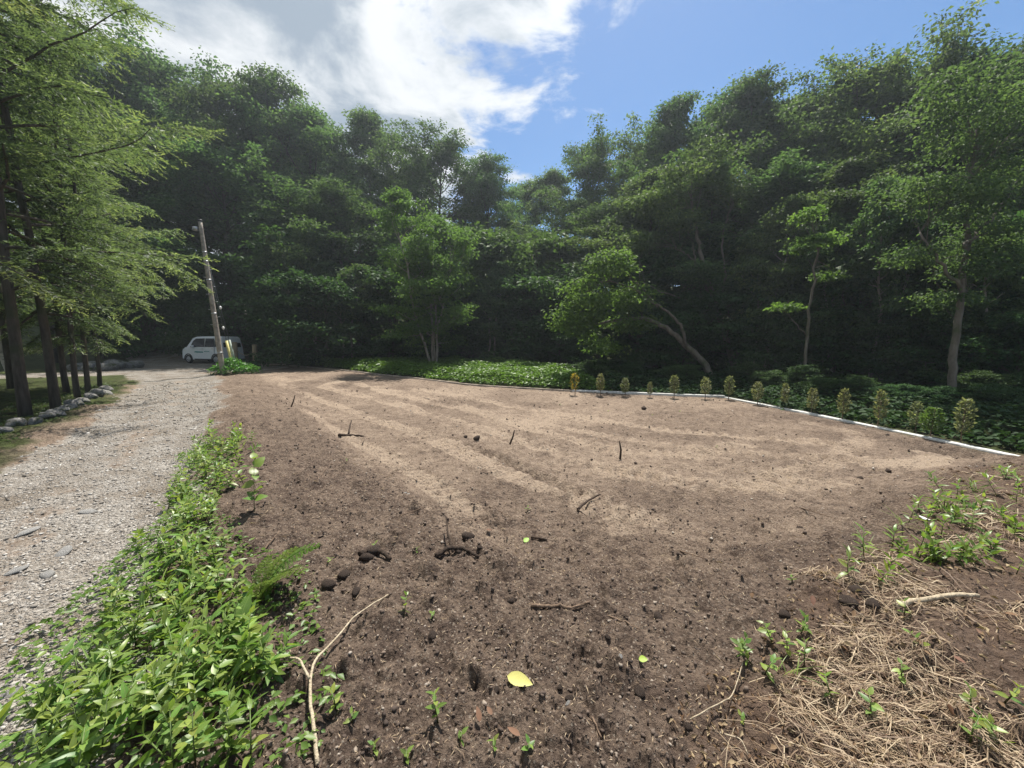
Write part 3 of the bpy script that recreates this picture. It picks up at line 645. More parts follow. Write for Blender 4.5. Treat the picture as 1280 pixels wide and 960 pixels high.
# single trees that stand out
airy = make_tree('multi_stem_tree', grow(301, 11, 2.6, 0.20, 15, K=34, L=0.16, r0=0.075, stems=4, spread=0.13, rc=0.5, flat=0.2, bark='palebark', leaf='airy', wand=0.16), 'airy light green tree with several slender pale stems behind the ground cover', None)
place(airy, 540, 242, 22.6, 10.7, True, rz=0.6)
slim = make_tree('slender_tree', grow(302, 8, 1.7, 0.35, 16, K=34, L=0.15, r0=0.07, stems=2, spread=0.1, rc=0.42, flat=0.22, bark='palebark', leaf='oak'), 'slender twin-stemmed tree with pale bark at the dark wood edge left of the airy tree', None)
place(slim, 425, 330, 25, 7.8, True, rz=2.1)
SLW = ['beside the wooden posts', 'between posts and twin-stemmed tree', 'right of the airy multi-stemmed tree', 'just right of the young flat-crowned tree', 'between the young tree and the thick pale trunk', 'at the end of the sapling row', 'just behind the forked grey trunk']
for (a, b, Y, rz, wd), w_ in zip(((345, 300, 27.5, 0.3, 0.8), (392, 285, 27.2, 4.0, 0.8), (610, 330, 25.5, 1.4, 0.8), (1062, 260, 15.6, 2.8, 0.75), (1118, 235, 14.6, 5.1, 0.75), (1262, 245, 12.4, 3.3, 0.75), (955, 255, 17.6, 0.9, 0.8)), SLW):
    o = place(slim, a, b, Y, 7.8, False, rz=rz, wide=wd); o['label'] = 'slender pale-stemmed tree at the wood edge ' + w_; o['group'] = 'slender trees at the wood edge'
def blob(c, r, n, rg): return np.array(c) + unit(rg.normal(0, 1, (n, 3))) * np.array(r) * (0.45 + 0.55 * rg.random((n, 1)))
def custom_tree(name, label, base_px, Y, limbs, blobs, seed, leaf, bark, L=0.15, K=40, rc=0.42, flat=0.3):
    rg = np.random.default_rng(seed); b = at_depth(*base_px, Y); zb = gs1(b.x, Y); o = np.array([b.x, Y, zb]); w = MB(); tips = []
    for pts, r0, r1, dY in limbs:
        P = np.array([at_depth(p[0], p[1], Y + dY * i / (len(pts) - 1)) for i, p in enumerate(pts)]) - o
        if pts[0] == base_px: P[0][2] = -0.3
        m = 4 * len(P); q = np.linspace(0, len(P) - 1, m); P = np.stack([np.interp(q, np.arange(len(P)), P[:, k]) for k in range(3)], 1)
        P[1:-1] = (P[:-2] + 2 * P[1:-1] + P[2:]) / 4; P[1:-1] += rg.normal(0, 0.03, (m - 2, 3))
        w.tube(P, np.linspace(r0, r1, m), 8); tips += [p for p in P[int(m * 0.4):]]
    C = []
    for px, py, dY, rx, rz_, n in blobs:
        c = np.array(at_depth(px, py, Y + dY)) - o; bl = blob(c, (rx, rx * 0.9, rz_), n, rg); C.append(bl)
        near = sorted(tips, key=lambda t: np.linalg.norm(t - c))[:9]
        for e in bl[:max(5, n // 4)]:
            tp = min([near[k] for k in rg.integers(0, len(near), 3)], key=lambda t: np.linalg.norm(t - e))
            mid = tp * 0.45 + e * 0.55 + rg.normal(0, 0.10, 3) + np.array([0, 0, 0.08]); w.tube([tp, mid, e], [0.012, 0.008, 0.003], 4, False)
    lv = MB(); C = np.concatenate(C); spray(lv, C, rc * (0.7 + 0.6 * rg.random(len(C))), flat, K, L, L * 0.62, rg)
    return_r = empty(name, tuple(o)); tag(return_r, label, 'tree')
    obj('trunk', w.mesh('trunk', M[bark], True), return_r); obj('crown', lv.mesh('crown', M[leaf]), return_r); return return_r
custom_tree('leaning_tree', 'tree leaning low over the ground cover with bright leaves at its tip', (893, 470), 17.2,
    [([(893, 470), (884, 458), (862, 436), (838, 412), (805, 396), (760, 402), (725, 410)], 0.17, 0.04, 0.2), ([(858, 432), (852, 408), (840, 392), (815, 378), (795, 362), (765, 352), (735, 352)], 0.07, 0.02, -0.4), ([(822, 384), (805, 362), (780, 340), (760, 322)], 0.04, 0.015, -0.6)],
    [(735, 372, -0.3, 1.1, 0.9, 55), (765, 330, -0.5, 0.9, 0.7, 40), (722, 408, 0, 0.8, 0.5, 28), (790, 372, 0, 1.0, 0.6, 34), (790, 405, 0.4, 1.3, 0.35, 30), (750, 430, 0.3, 0.8, 0.5, 18), (700, 398, 0.2, 0.5, 0.4, 12)], 41, 'airy', 'greybark')
custom_tree('forked_tree', 'tall tree with a bare grey forked trunk rising behind the leaning tree', (922, 466), 19.0,
    [([(922, 466), (914, 440), (900, 400), (888, 360), (876, 322), (870, 285), (862, 240)], 0.17, 0.05, 0.3), ([(893, 376), (878, 350), (868, 325), (866, 305)], 0.07, 0.03, -0.2), ([(896, 380), (908, 345), (902, 310), (906, 280), (918, 250)], 0.06, 0.02, 0.3), ([(900, 395), (868, 376), (835, 368), (800, 352)], 0.06, 0.02, 0.3), ([(882, 340), (862, 320), (845, 308)], 0.045, 0.02, 0.1)],
    [(862, 225, 0, 1.6, 1.0, 60), (820, 255, 0.3, 1.3, 0.7, 44), (910, 235, 0.4, 1.3, 0.9, 44), (800, 300, 0.6, 1.1, 0.6, 30), (850, 275, -0.3, 1.0, 0.5, 26), (885, 195, 0.4, 1.2, 0.8, 36)], 42, 'oak', 'greybark')
custom_tree('young_tree', 'young slim tree topped by a flat light green crown behind the sapling row', (1004, 486), 14.0,
    [([(1004, 486), (1007, 440), (1013, 380), (1020, 320), (1024, 302)], 0.06, 0.025, 0.1), ([(1008, 420), (985, 395), (970, 385)], 0.02, 0.01, 0.2)],
    [(1024, 300, 0, 0.75, 0.16, 26), (1000, 312, -0.1, 0.35, 0.12, 9), (1012, 268, 0.1, 0.5, 0.15, 12), (975, 384, 0.2, 0.5, 0.14, 11), (1030, 345, 0.3, 0.5, 0.14, 9)], 43, 'airy', 'greybark', 0.12, 40, 0.3, 0.25)
custom_tree('bare_trunk_tree', 'tree with a thick pale trunk just behind the kerb near the bushy green sapling', (1182, 540), 10.6,
    [([(1182, 540), (1186, 500), (1194, 450), (1200, 380), (1208, 300), (1216, 230), (1222, 160)], 0.115, 0.04, 0.3), ([(1200, 360), (1170, 320), (1150, 290)], 0.05, 0.02, 0.2), ([(1206, 310), (1240, 270), (1262, 250)], 0.05, 0.02, 0.2)],
    [(1225, 160, 0, 1.3, 0.7, 46), (1160, 240, 0.3, 1.0, 0.45, 30), (1262, 215, 0.3, 1.0, 0.4, 30), (1200, 110, 0.2, 1.0, 0.6, 30), (1265, 130, 0.4, 0.9, 0.5, 26), (1150, 320, 0.4, 0.8, 0.3, 18), (1215, 330, 0.3, 0.7, 0.5, 30), (1185, 375, 0.5, 0.6, 0.3, 16), (1235, 290, 0.3, 0.8, 0.5, 28), (1205, 250, -0.3, 0.7, 0.5, 26)], 44, 'oak', 'greybark', 0.095, 55)

# conifers on the left
def conifer(seed, H=15, Lb=4.8, clear=0.19, nb=60, r0=0.080):
    rg = np.random.default_rng(seed); wood = MB(); lv = MB(); t = np.linspace(0, 1, 14)
    T = np.stack([np.cumsum(rg.normal(0, 0.03, 14)), np.cumsum(rg.normal(0, 0.03, 14)), H * t - 0.3], 1)
    wood.tube(T, (r0 * (1 - t) ** 0.9 + 0.015) * (1 + 0.2 * np.exp(-t * 30)), 10)
    PP, DD, NN, LL, AA = [], [], [], [], []
    for i in range(nb):
        h = clear + (0.98 - clear) * ((i + rg.random()) / nb); q = (h - clear) / (1 - clear)
        p0 = np.array([np.interp(h, t, T[:, k]) for k in range(3)])
        az = i * 2.399 + rg.normal(0, 0.3); Lm = Lb * (1 - q) ** 0.7 * (0.5 + 0.65 * rg.random()) + 0.25
        if q < 0.16: Lm *= 0.45 + 3.4 * q
        el = R(6 + 34 * q + rg.normal(0, 11)); d = np.array([math.cos(az) * math.cos(el), math.sin(az) * math.cos(el), math.sin(el)])
        B = curve(p0, d, Lm, 9, -0.5 + 0.35 * q + rg.normal(0, 0.15), rg, 0.10)
        wood.tube(B, np.linspace(0.035 * (1 - 0.7 * h) + 0.008, 0.006, 10), 5, False)
        nt = int(12 + 10 * Lm); side = np.array([-math.sin(az), math.cos(az), 0])
        for j in range(nt):
            u = 0.16 + 0.84 * (j + rg.random()) / nt; k = u * 9; k0 = min(8, int(k)); ps = B[k0] + (B[k0 + 1] - B[k0]) * (k - k0)
            ax = unit(B[k0 + 1] - B[k0]); sg = 1 if j % 2 else -1
            dt = unit(ax * 0.75 + side * sg * (0.85 + 0.3 * rg.random()) + np.array([0, 0, -0.18 + 0.28 * rg.normal()]))
            Lt = min(0.95, Lm * 0.30) * (1.15 - 0.75 * u) * (0.6 + 0.6 * rg.random()) + 0.10
            m = max(6, int(Lt / 0.026)); uu_ = (np.arange(m) + 0.5) / m
            Pt = ps + dt * (Lt * uu_)[:, None] + np.array([0, 0, -0.16]) * (uu_ ** 2 * Lt)[:, None]
            s2 = unit(np.cross(dt, [0, 0, 1])); al = np.where(np.arange(m) % 2, 1, -1)[:, None]
            PP.append(Pt); DD.append(unit(dt * 0.8 + s2 * al * 0.75 + rg.normal(0, 0.35, (m, 3)))); NN.append(np.array([0, 0, 1]) + rg.normal(0, 0.6, (m, 3)))
            LL.append((0.075 + 0.06 * rg.random(m)) * (1.15 - 0.4 * uu_)); AA.append(np.clip(0.15 + 0.5 * uu_ * u + 0.35 * rg.random(m), 0, 1))  # tint rises towards the tips, painting them as sunlit
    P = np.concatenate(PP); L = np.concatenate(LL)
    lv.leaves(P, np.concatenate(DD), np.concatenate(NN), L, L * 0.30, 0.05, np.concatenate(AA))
    return wood.mesh('trunk', M['bark'], True), lv.mesh('crown', M['needle'])
CLAB = {'big': 'large conifer with a thick dark trunk and sweeping pale green boughs beside the gravel road',
        'row': 'conifer with a thin dark trunk in the row of stones beside the gravel road', 'back': 'conifer standing deeper behind the row of trunks left of the road'}
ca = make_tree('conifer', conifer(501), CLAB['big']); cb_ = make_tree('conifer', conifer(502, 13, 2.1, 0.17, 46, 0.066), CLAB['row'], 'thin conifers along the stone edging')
con = [(ca, 35, 521, 1.06, 'big', 0.4, True), (cb_, 70, 511, 1.15, 'row', 1.0, True), (cb_, 85, 491, 1.0, 'row', 2.2, False), (cb_, 98, 498, 0.9, 'row', 3.5, False), (cb_, 110, 491, 0.92, 'row', 4.4, False), (cb_, 124, 484, 0.85, 'row', 5.6, False)]
ORD = ('first','second','third','fourth','fifth','sixth','seventh','eighth','ninth','tenth','eleventh','twelfth','thirteenth'); cn = 0
for root, px, py, s, key, rz, first in con:
    x, y, z = on_ground(px, py); o = root if first else copy_tree(root)
    o.location = (x, y, z); o.rotation_euler = (0, 0, rz); o.scale = (s, s, s)
    if key == 'row': o['label'] = 'thin-trunked conifer beside the gravel road, %s in the row after the thickest conifer' % ORD[cn]; cn += 1
for x, y, s, rz, src in ((-15.5, 10.8, 1.15, 2.0, ca), (-12.2, 5.6, 1.1, 3.0, ca), (-18.5, 14.2, 1.2, 1.1, ca), (-20, 11.5, 1.2, 5.0, ca), (-29.0, 22.5, 1.05, 2.6, ca), (-25, 15.2, 1.25, 0.7, ca)):
    o = copy_tree(src); o.location = (x, y, gs1(x, y)); o.rotation_euler = (0, 0, rz); o.scale = (s, s, s); o['label'] = CLAB['back']; o['group'] = 'conifers behind the row of trunks'
# pale twin-stemmed birch
rg = np.random.default_rng(9); bx, by, bz = on_ground(22, 482); wb = MB()
for dx, h, lx in ((0.0, 6.5, -1.6), (0.12, 7, -0.55)):
    t = np.linspace(0, 1, 12); wb.tube(np.stack([dx + lx * t ** 0.9 + rg.normal(0, 0.03, 12), 0.2 * t, h * t - 0.2], 1), 0.13 * (1 - t) + 0.02, 8)
lb = MB(); spray(lb, blob((-1.2, 0, 6.2), (1.8, 1.6, 1.2), 60, rg), 0.45, 0.3, 30, 0.10, 0.06, rg)
br = empty('birch_tree', (bx, by, bz)); tag(br, 'pale birch with two leaning stems behind the conifer trunks', 'tree')
obj('trunk', wb.mesh('trunk', M['birch'], True), br); obj('crown', lb.mesh('crown', M['airy']), br)

# ------------------------------------------------------------------ ground cover behind the plot
def cover(name, poly, n, hgt, L, mat_, label, seed):
    rg = np.random.default_rng(seed); xs = [p[0] for p in poly]; ys = [p[1] for p in poly]
    x = rg.uniform(min(xs), max(xs), n * 3); y = rg.uniform(min(ys), max(ys), n * 3)
    d = poly_sdf(x, y, poly) + (fbm(x * 0.8, y * 0.8, 2, seed) - 0.5) * 0.9; k = d < 0; x, y, d = x[k][:n], y[k][:n], d[k][:n]; m = len(x)
    hh = hgt * (0.35 + 0.9 * fbm(x * 1.1, y * 1.1, 3, seed + 1)) * np.clip(0.35 - d, 0.3, 1)
    z = Gs(x, y) + hh * rg.random(m) ** 0.45
    a = rg.random(m) * 6.283; D = np.stack([np.cos(a), np.sin(a), 0.25 - 0.5 * rg.random(m)], 1); N = np.array([0, 0, 1.0]) + rg.normal(0, 0.5, (m, 3))
    s = L * (0.6 + 0.8 * rg.random(m)); mb = MB(); mb.leaves(np.stack([x, y, z], 1), D, N, s, s * 0.62, 0.12, np.clip(0.6 * rg.random(m) + 0.4 * fbm(x * 0.7, y * 0.7, 2, seed + 3), 0, 1))
    return tag(obj(name, mb.mesh(name, mat_)), label, 'ground cover', kind='stuff')
cover('ground_cover', [(2.3, 14.75), (-1.5, 16.35), (-5.3, 18.95), (-10.0, 22.7), (-16.6, 27.2), (-12, 28.5), (-7, 27.5), (-1, 27), (2.5, 22), (4, 18), (3.6, 14.9)], 52000, 0.55, 0.13, M['cover'], 'bright green leafy ground cover between the kerb and the wood', 61)
cover('shade_cover', [(3.4, 14.4), (7.5, 13.35), (8.3, 10.5), (8.85, 7.5), (9.3, 4.5), (14, 5), (17, 14), (12, 20), (4, 22)], 34000, 0.5, 0.14, M['shadedcover'], 'dark leafy undergrowth in the shade behind the kerb', 62)
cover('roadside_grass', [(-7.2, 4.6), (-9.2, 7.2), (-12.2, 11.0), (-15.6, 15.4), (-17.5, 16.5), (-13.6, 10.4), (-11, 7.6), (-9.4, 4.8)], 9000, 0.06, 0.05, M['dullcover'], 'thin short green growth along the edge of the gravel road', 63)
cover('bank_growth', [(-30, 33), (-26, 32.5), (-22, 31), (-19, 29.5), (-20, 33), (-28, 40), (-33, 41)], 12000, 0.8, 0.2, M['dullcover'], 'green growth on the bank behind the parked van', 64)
cover('hill_growth', [(-40, 41), (-36, 47), (-34, 54), (-42, 58), (-52, 50), (-46, 42)], 9000, 1.2, 0.25, M['cover'], 'sunlit green growth beside the road where it climbs into the wood', 65)

# ------------------------------------------------------------------ saplings along the kerb
def sapling_meshes(seed, H, w, n, leaf):
    rg = np.random.default_rng(seed); st_ = MB(); lv = MB()
    st_.tube(np.stack([np.cumsum(rg.normal(0, 0.008, 7)), np.cumsum(rg.normal(0, 0.008, 7)), np.linspace(-0.08, H * 0.95, 7)], 1), np.linspace(0.013, 0.004, 7), 6)
    q = rg.random(n); h = H * (0.22 + 0.78 * q); pr = w * np.sin(math.pi * (0.12 + 0.83 * q)) ** 0.8
    a = rg.random(n) * 6.283; rr = pr * np.sqrt(rg.random(n))
    P = np.stack([rr * np.cos(a), rr * np.sin(a), h], 1); D = np.stack([np.cos(a), np.sin(a), 0.5 + 0.5 * rg.random(n)], 1) + rg.normal(0, 0.3, (n, 3))
    s = 0.045 + 0.035 * rg.random(n); lv.leaves(P, D, rg.normal(0, 0.6, (n, 3)) + np.array([0, 0, 0.7]), s, s * 0.55)
    for i in range(12):
        b = rg.random() * 6.283; z = H * (0.2 + 0.6 * rg.random()); st_.tube([(0, 0, z), (w * 0.5 * math.cos(b), w * 0.5 * math.sin(b), z + 0.1)], [0.004, 0.002], 4, False)
    return st_.mesh('stem', M['twig'], True), lv.mesh('foliage', leaf)
sv = [sapling_meshes(71, 0.72, 0.12, 330, M['sapling']), sapling_meshes(72, 0.72, 0.14, 360, M['sapling']), sapling_meshes(73, 0.72, 0.10, 260, M['sapling'])]
sg = [sapling_meshes(74, 0.62, 0.17, 520, M['saplinggreen'])]; sy = [sapling_meshes(75, 0.70, 0.13, 150, M['saplingyellow'])]
SL = 'narrow upright olive brown sapling planted in a row along the kerb'
spots = [(718, 494, 467, 'y'), (750, 495, 468, 0), (781, 496, 473, 1), (812, 497, 478, 2), (842, 498, 470, 0), (881, 499, 472, 1), (911, 500, 471, 0), (946, 506, 478, 1), (980, 511, 480, 2), (1014, 518, 486, 1), (1053, 526, 487, 0), (1098, 534, 489, 2), (1143, 541, 503, 1), (1163, 547, 510, 'g'), (1202, 553, 500, 0)]
NM = {'y': sy[0], 'g': sg[0]}; HM = {'y': 0.70, 'g': 0.62}
ORD = ('first','second','third','fourth','fifth','sixth','seventh','eighth','ninth','tenth','eleventh','twelfth','thirteenth'); cnt = 0
for px, py, top, kd in spots:
    x, y, z = on_ground(px, py); h = at_depth(px, top, y).z - z
    m_ = NM.get(kd) or sv[kd]; s = h / HM.get(kd, 0.72)
    lab = {'y': 'sapling with yellow leaves at the end of the sapling row', 'g': 'short bushy bright green sapling near the bare pale trunk'}.get(kd, SL)
    if px == 1202: lab = 'dark shaded sapling standing last in the row beyond the bushy green one'
    if lab == SL: lab = 'narrow olive brown sapling, %s along the kerb from the yellow-leaved one' % ORD[cnt]; cnt += 1
    r = empty('sapling', (x, y, z), (0, 0, random.random() * 6), (s * (0.88 if px > 960 and kd != 'g' else 1.05),) * 2 + (s,)); tag(r, lab, 'sapling', 'saplings along the kerb')
    obj('stem', m_[0], r); obj('foliage', m_[1], r)

# ------------------------------------------------------------------ stones edging the conifer bed
def rock_mesh(seed, sub=3):
    bm = bmesh.new(); bmesh.ops.create_icosphere(bm, subdivisions=sub, radius=1); V = np.array([v.co[:] for v in bm.verts]); F = np.array([[v.index for v in f.verts] for f in bm.faces]); bm.free()
    rg = np.random.default_rng(seed)
    for _ in range(9):
        d = unit(rg.normal(0, 1, 3)); h = 0.62 + 0.25 * rg.random(); s = V @ d; V = V - np.clip(s - h, 0, None)[:, None] * d * 0.9
    V *= 1 + 0.06 * (fbm(V[:, 0] * 4 + seed, V[:, 1] * 4 + V[:, 2] * 3, 3, seed) - 0.5)[:, None]
    return V, F
rocks = [mesh('rock', *rock_mesh(s), M['rock'], None, False) for s in (1, 2, 3, 4, 5)]
def rock(name, px, py, w, label, group, i, dz=0.25, me=None):
    x, y, z = on_ground(px, py); s = w / 2
    o = obj(name, (me or rocks)[i % len(me or rocks)], None, (x, y, z + s * dz), (random.random() * .4, random.random() * .4, random.random() * 6), (s * 1.15, s * 0.9, s * 0.72))
    return tag(o, label, 'stone' if me is None else 'clod', group)
EDG = 'grey mossy stone in the edging at the foot of the conifers'
for i, (px, py, w) in enumerate([(20, 533, 0.34), (42, 530, 0.3), (58, 524, 0.28), (68, 521, 0.34), (78, 515, 0.26), (86, 511, 0.3), (94, 508, 0.36), (104, 503, 0.28), (113, 499, 0.34), (121, 497, 0.5), (129, 494, 0.42), (134, 489, 0.45), (128, 488, 0.3), (5, 541, 0.3)]):
    rock('edging_stone', px, py, w, EDG, 'stones edging the conifer bed', i)
for i, (px, py, w) in enumerate([(98, 462, 0.9), (112, 463, 0.9), (124, 462, 0.9), (135, 463, 1.0), (146, 461, 1.1), (157, 460, 0.9), (168, 459, 0.9), (118, 458, 0.8), (140, 457, 0.9)]):
    rock('boulder', px, py, w, 'grey boulder in the low stone wall across the gravel apron', 'boulders of the low stone wall', i)
M['palerock'] = bark_mat('pale rock', (0.26, 0.25, 0.235), (0.48, 0.465, 0.44), 9, 1.0)
palerocks = [mesh('pale_stone', *rock_mesh(s, 2), M['palerock']) for s in (21, 22, 23)]
cl = [mesh('soil_clod', *rock_mesh(s, 2), M['bigclod']) for s in (11, 12, 13)]
for i, (px, py, w) in enumerate([(822, 772, 0.06), (585, 678, 0.12), (573, 690, 0.09), (600, 690, 0.06), (468, 692, 0.13), (458, 700, 0.10), (800, 868, 0.06), (612, 690, 0.05), (640, 752, 0.06), (430, 720, 0.09), (410, 735, 0.10), (445, 742, 0.07), (540, 798, 0.06), (520, 860, 0.05), (1075, 745, 0.12), (1060, 756, 0.10), (1090, 760, 0.09), (620, 862, 0.05), (860, 915, 0.04), (700, 858, 0.035), (712, 872, 0.04), (805, 512, 0.18), (596, 552, 0.14), (582, 549, 0.11), (760, 800, 0.035), (980, 770, 0.08), (1000, 660, 0.06), (1075, 600, 0.08), (1110, 590, 0.09)]):
    rock('soil_clod', px, py, w, 'dark crumbly clod lying on the bare soil', 'clods on the bare soil', i, 0.3, cl)
for i, (px, py, w) in enumerate([(35, 668, 0.16), (78, 690, 0.13), (60, 718, 0.10), (20, 715, 0.12), (140, 720, 0.07), (205, 690, 0.07), (250, 665, 0.05), (85, 855, 0.06), (40, 905, 0.08), (15, 860, 0.07), (110, 640, 0.12), (505, 616, 0.07), (510, 620, 0.06), (775, 838, 0.025), (710, 880, 0.03)]):
    o = rock('pale_stone', px, py, w, 'flat pale stone lying on the gravel road' if px < 300 else 'small pale stone lying on the bare soil', 'flat stones on the road' if px < 300 else 'small stones on the soil', i, 0.12)
    o.scale.z *= 0.5; o.data = palerocks[i % 3]

# ------------------------------------------------------------------ utility pole, guy wires, posts
x0, y0, z0 = on_ground(279, 468); top = at_depth(250, 277, y0 + 0.3); B0 = Vector((x0, y0, z0))
pole = empty('utility_pole', B0); tag(pole, 'leaning weathered utility pole standing beside the white van', 'pole')
ax = np.array(top - B0); tt = np.linspace(-0.03, 1, 24)
mb = MB(); mb.tube(np.outer(tt, ax), np.linspace(0.125, 0.085, 24), 16); obj('shaft', mb.mesh('shaft', M['pole'], True), pole)
for q in (0.14, 0.40, 0.62, 0.74, 0.80):
    mb = MB(); r_ = 0.125 - 0.04 * q + 0.007; mb.tube([ax * q, ax * (q + 0.007)], r_, 16); obj('band', mb.mesh('band', M['steel'], True), pole)
mb = MB(); mb.tube([ax * 1.0, ax * 1.012], 0.10, 14); obj('cap', mb.mesh('cap', M['blackpl'], True), pole)
mb = MB(); mb.box(tuple(ax * 0.95 + np.array([-0.32, -0.16, -0.08])), tuple(ax * 0.95 + np.array([-0.10, 0.02, 0.10]))); obj('bracket', mb.mesh('bracket', M['steel']), pole)
for q, sx in ((0.33, -1), (0.38, 1), (0.43, -1), (0.48, 1), (0.53, -1), (0.58, 1), (0.64, -1), (0.69, 1)):
    mb = MB(); mb.tube([ax * q + np.array([sx * 0.1, 0, 0]), ax * q + np.array([sx * 0.26, 0, 0.01])], 0.009, 6); obj('step_bolt', mb.mesh('step_bolt', M['steel']), pole)
for (gx, gy), tq, gm, lab, ins in (((292.5, 466), 0.83, 'guardy', 'guy wire of the utility pole with a yellow plastic guard', (283, 413)), ((297, 465), 0.86, 'guardg', 'guy wire of the utility pole with a grey green guard', (280, 391))):
    a = Vector(on_ground(gx, gy)); b = B0 + Vector(ax * tq); gw = empty('guy_wire', a); tag(gw, lab, 'wire'); d = np.array(b - a)
    mb = MB(); mb.tube([d * -0.02, d * 0.5, d], 0.013, 6); obj('wire', mb.mesh('wire', M['wire']), gw)
    mb = MB(); mb.tube([d * -0.01, d * 0.265], 0.06, 10); obj('guard', mb.mesh('guard', M[gm], True), gw)
    k = 0.37 if gm == 'guardy' else 0.52
    mb = MB(); mb.tube([d * (k - .013), d * (k - .006), d * (k + .006), d * (k + .013)], [0.02, 0.055, 0.055, 0.02], 10); obj('insulator', mb.mesh('insulator', M['porcelain'], True), gw)
def cov_patch(px, py, wx, n, h, label):
    x, y, z = on_ground(px, py); cover('weed_patch', [(x - wx, y - 0.5), (x + wx, y - 0.5), (x + wx * 0.9, y + 0.7), (x - wx * 0.9, y + 0.7)], n, h, 0.12, M['cover'], label, 67)
cov_patch(290, 468, 1.1, 1500, 0.9, 'bright weeds round the foot of the utility pole')
pp = []
for px, py, tp, lab in ((318, 457, 431, 'thick weathered wooden post beside the track at the wood edge'), (293, 455, 428, 'dark wooden post half hidden behind the guy wires')):
    t = at_depth(px, tp, 26.8); z = gs1(t.x, 26.8); r = empty('wooden_post', (t.x, 26.8, z)); tag(r, lab, 'post'); h = t.z - z; pp.append(Vector((t.x, 26.8, t.z)))
    mb = MB(); mb.tube([(0, 0, -0.3), (0, 0, h * 0.5), (0.01, 0, h)], [0.16, 0.155, 0.15], 12); obj('shaft', mb.mesh('shaft', M['post'], True), r)
    mb = MB(); mb.tube([(0.01, 0, h), (0.01, 0, h + 0.03)], [0.15, 0.12], 12); obj('top', mb.mesh('top', M['post'], True), r)
mb = MB(); q = np.linspace(0, 1, 14); A = np.array(pp[1]) - [0, 0, 0.35]; B = np.array(pp[0]) - [0, 0, 0.35]
mb.tube(A + (B - A) * q[:, None] - np.array([0, 0, 1.8]) * (q * (1 - q))[:, None], 0.022, 6); tag(obj('rope', mb.mesh('rope', M['paletwig'], True)), 'sagging rope strung between the two wooden posts', 'rope')

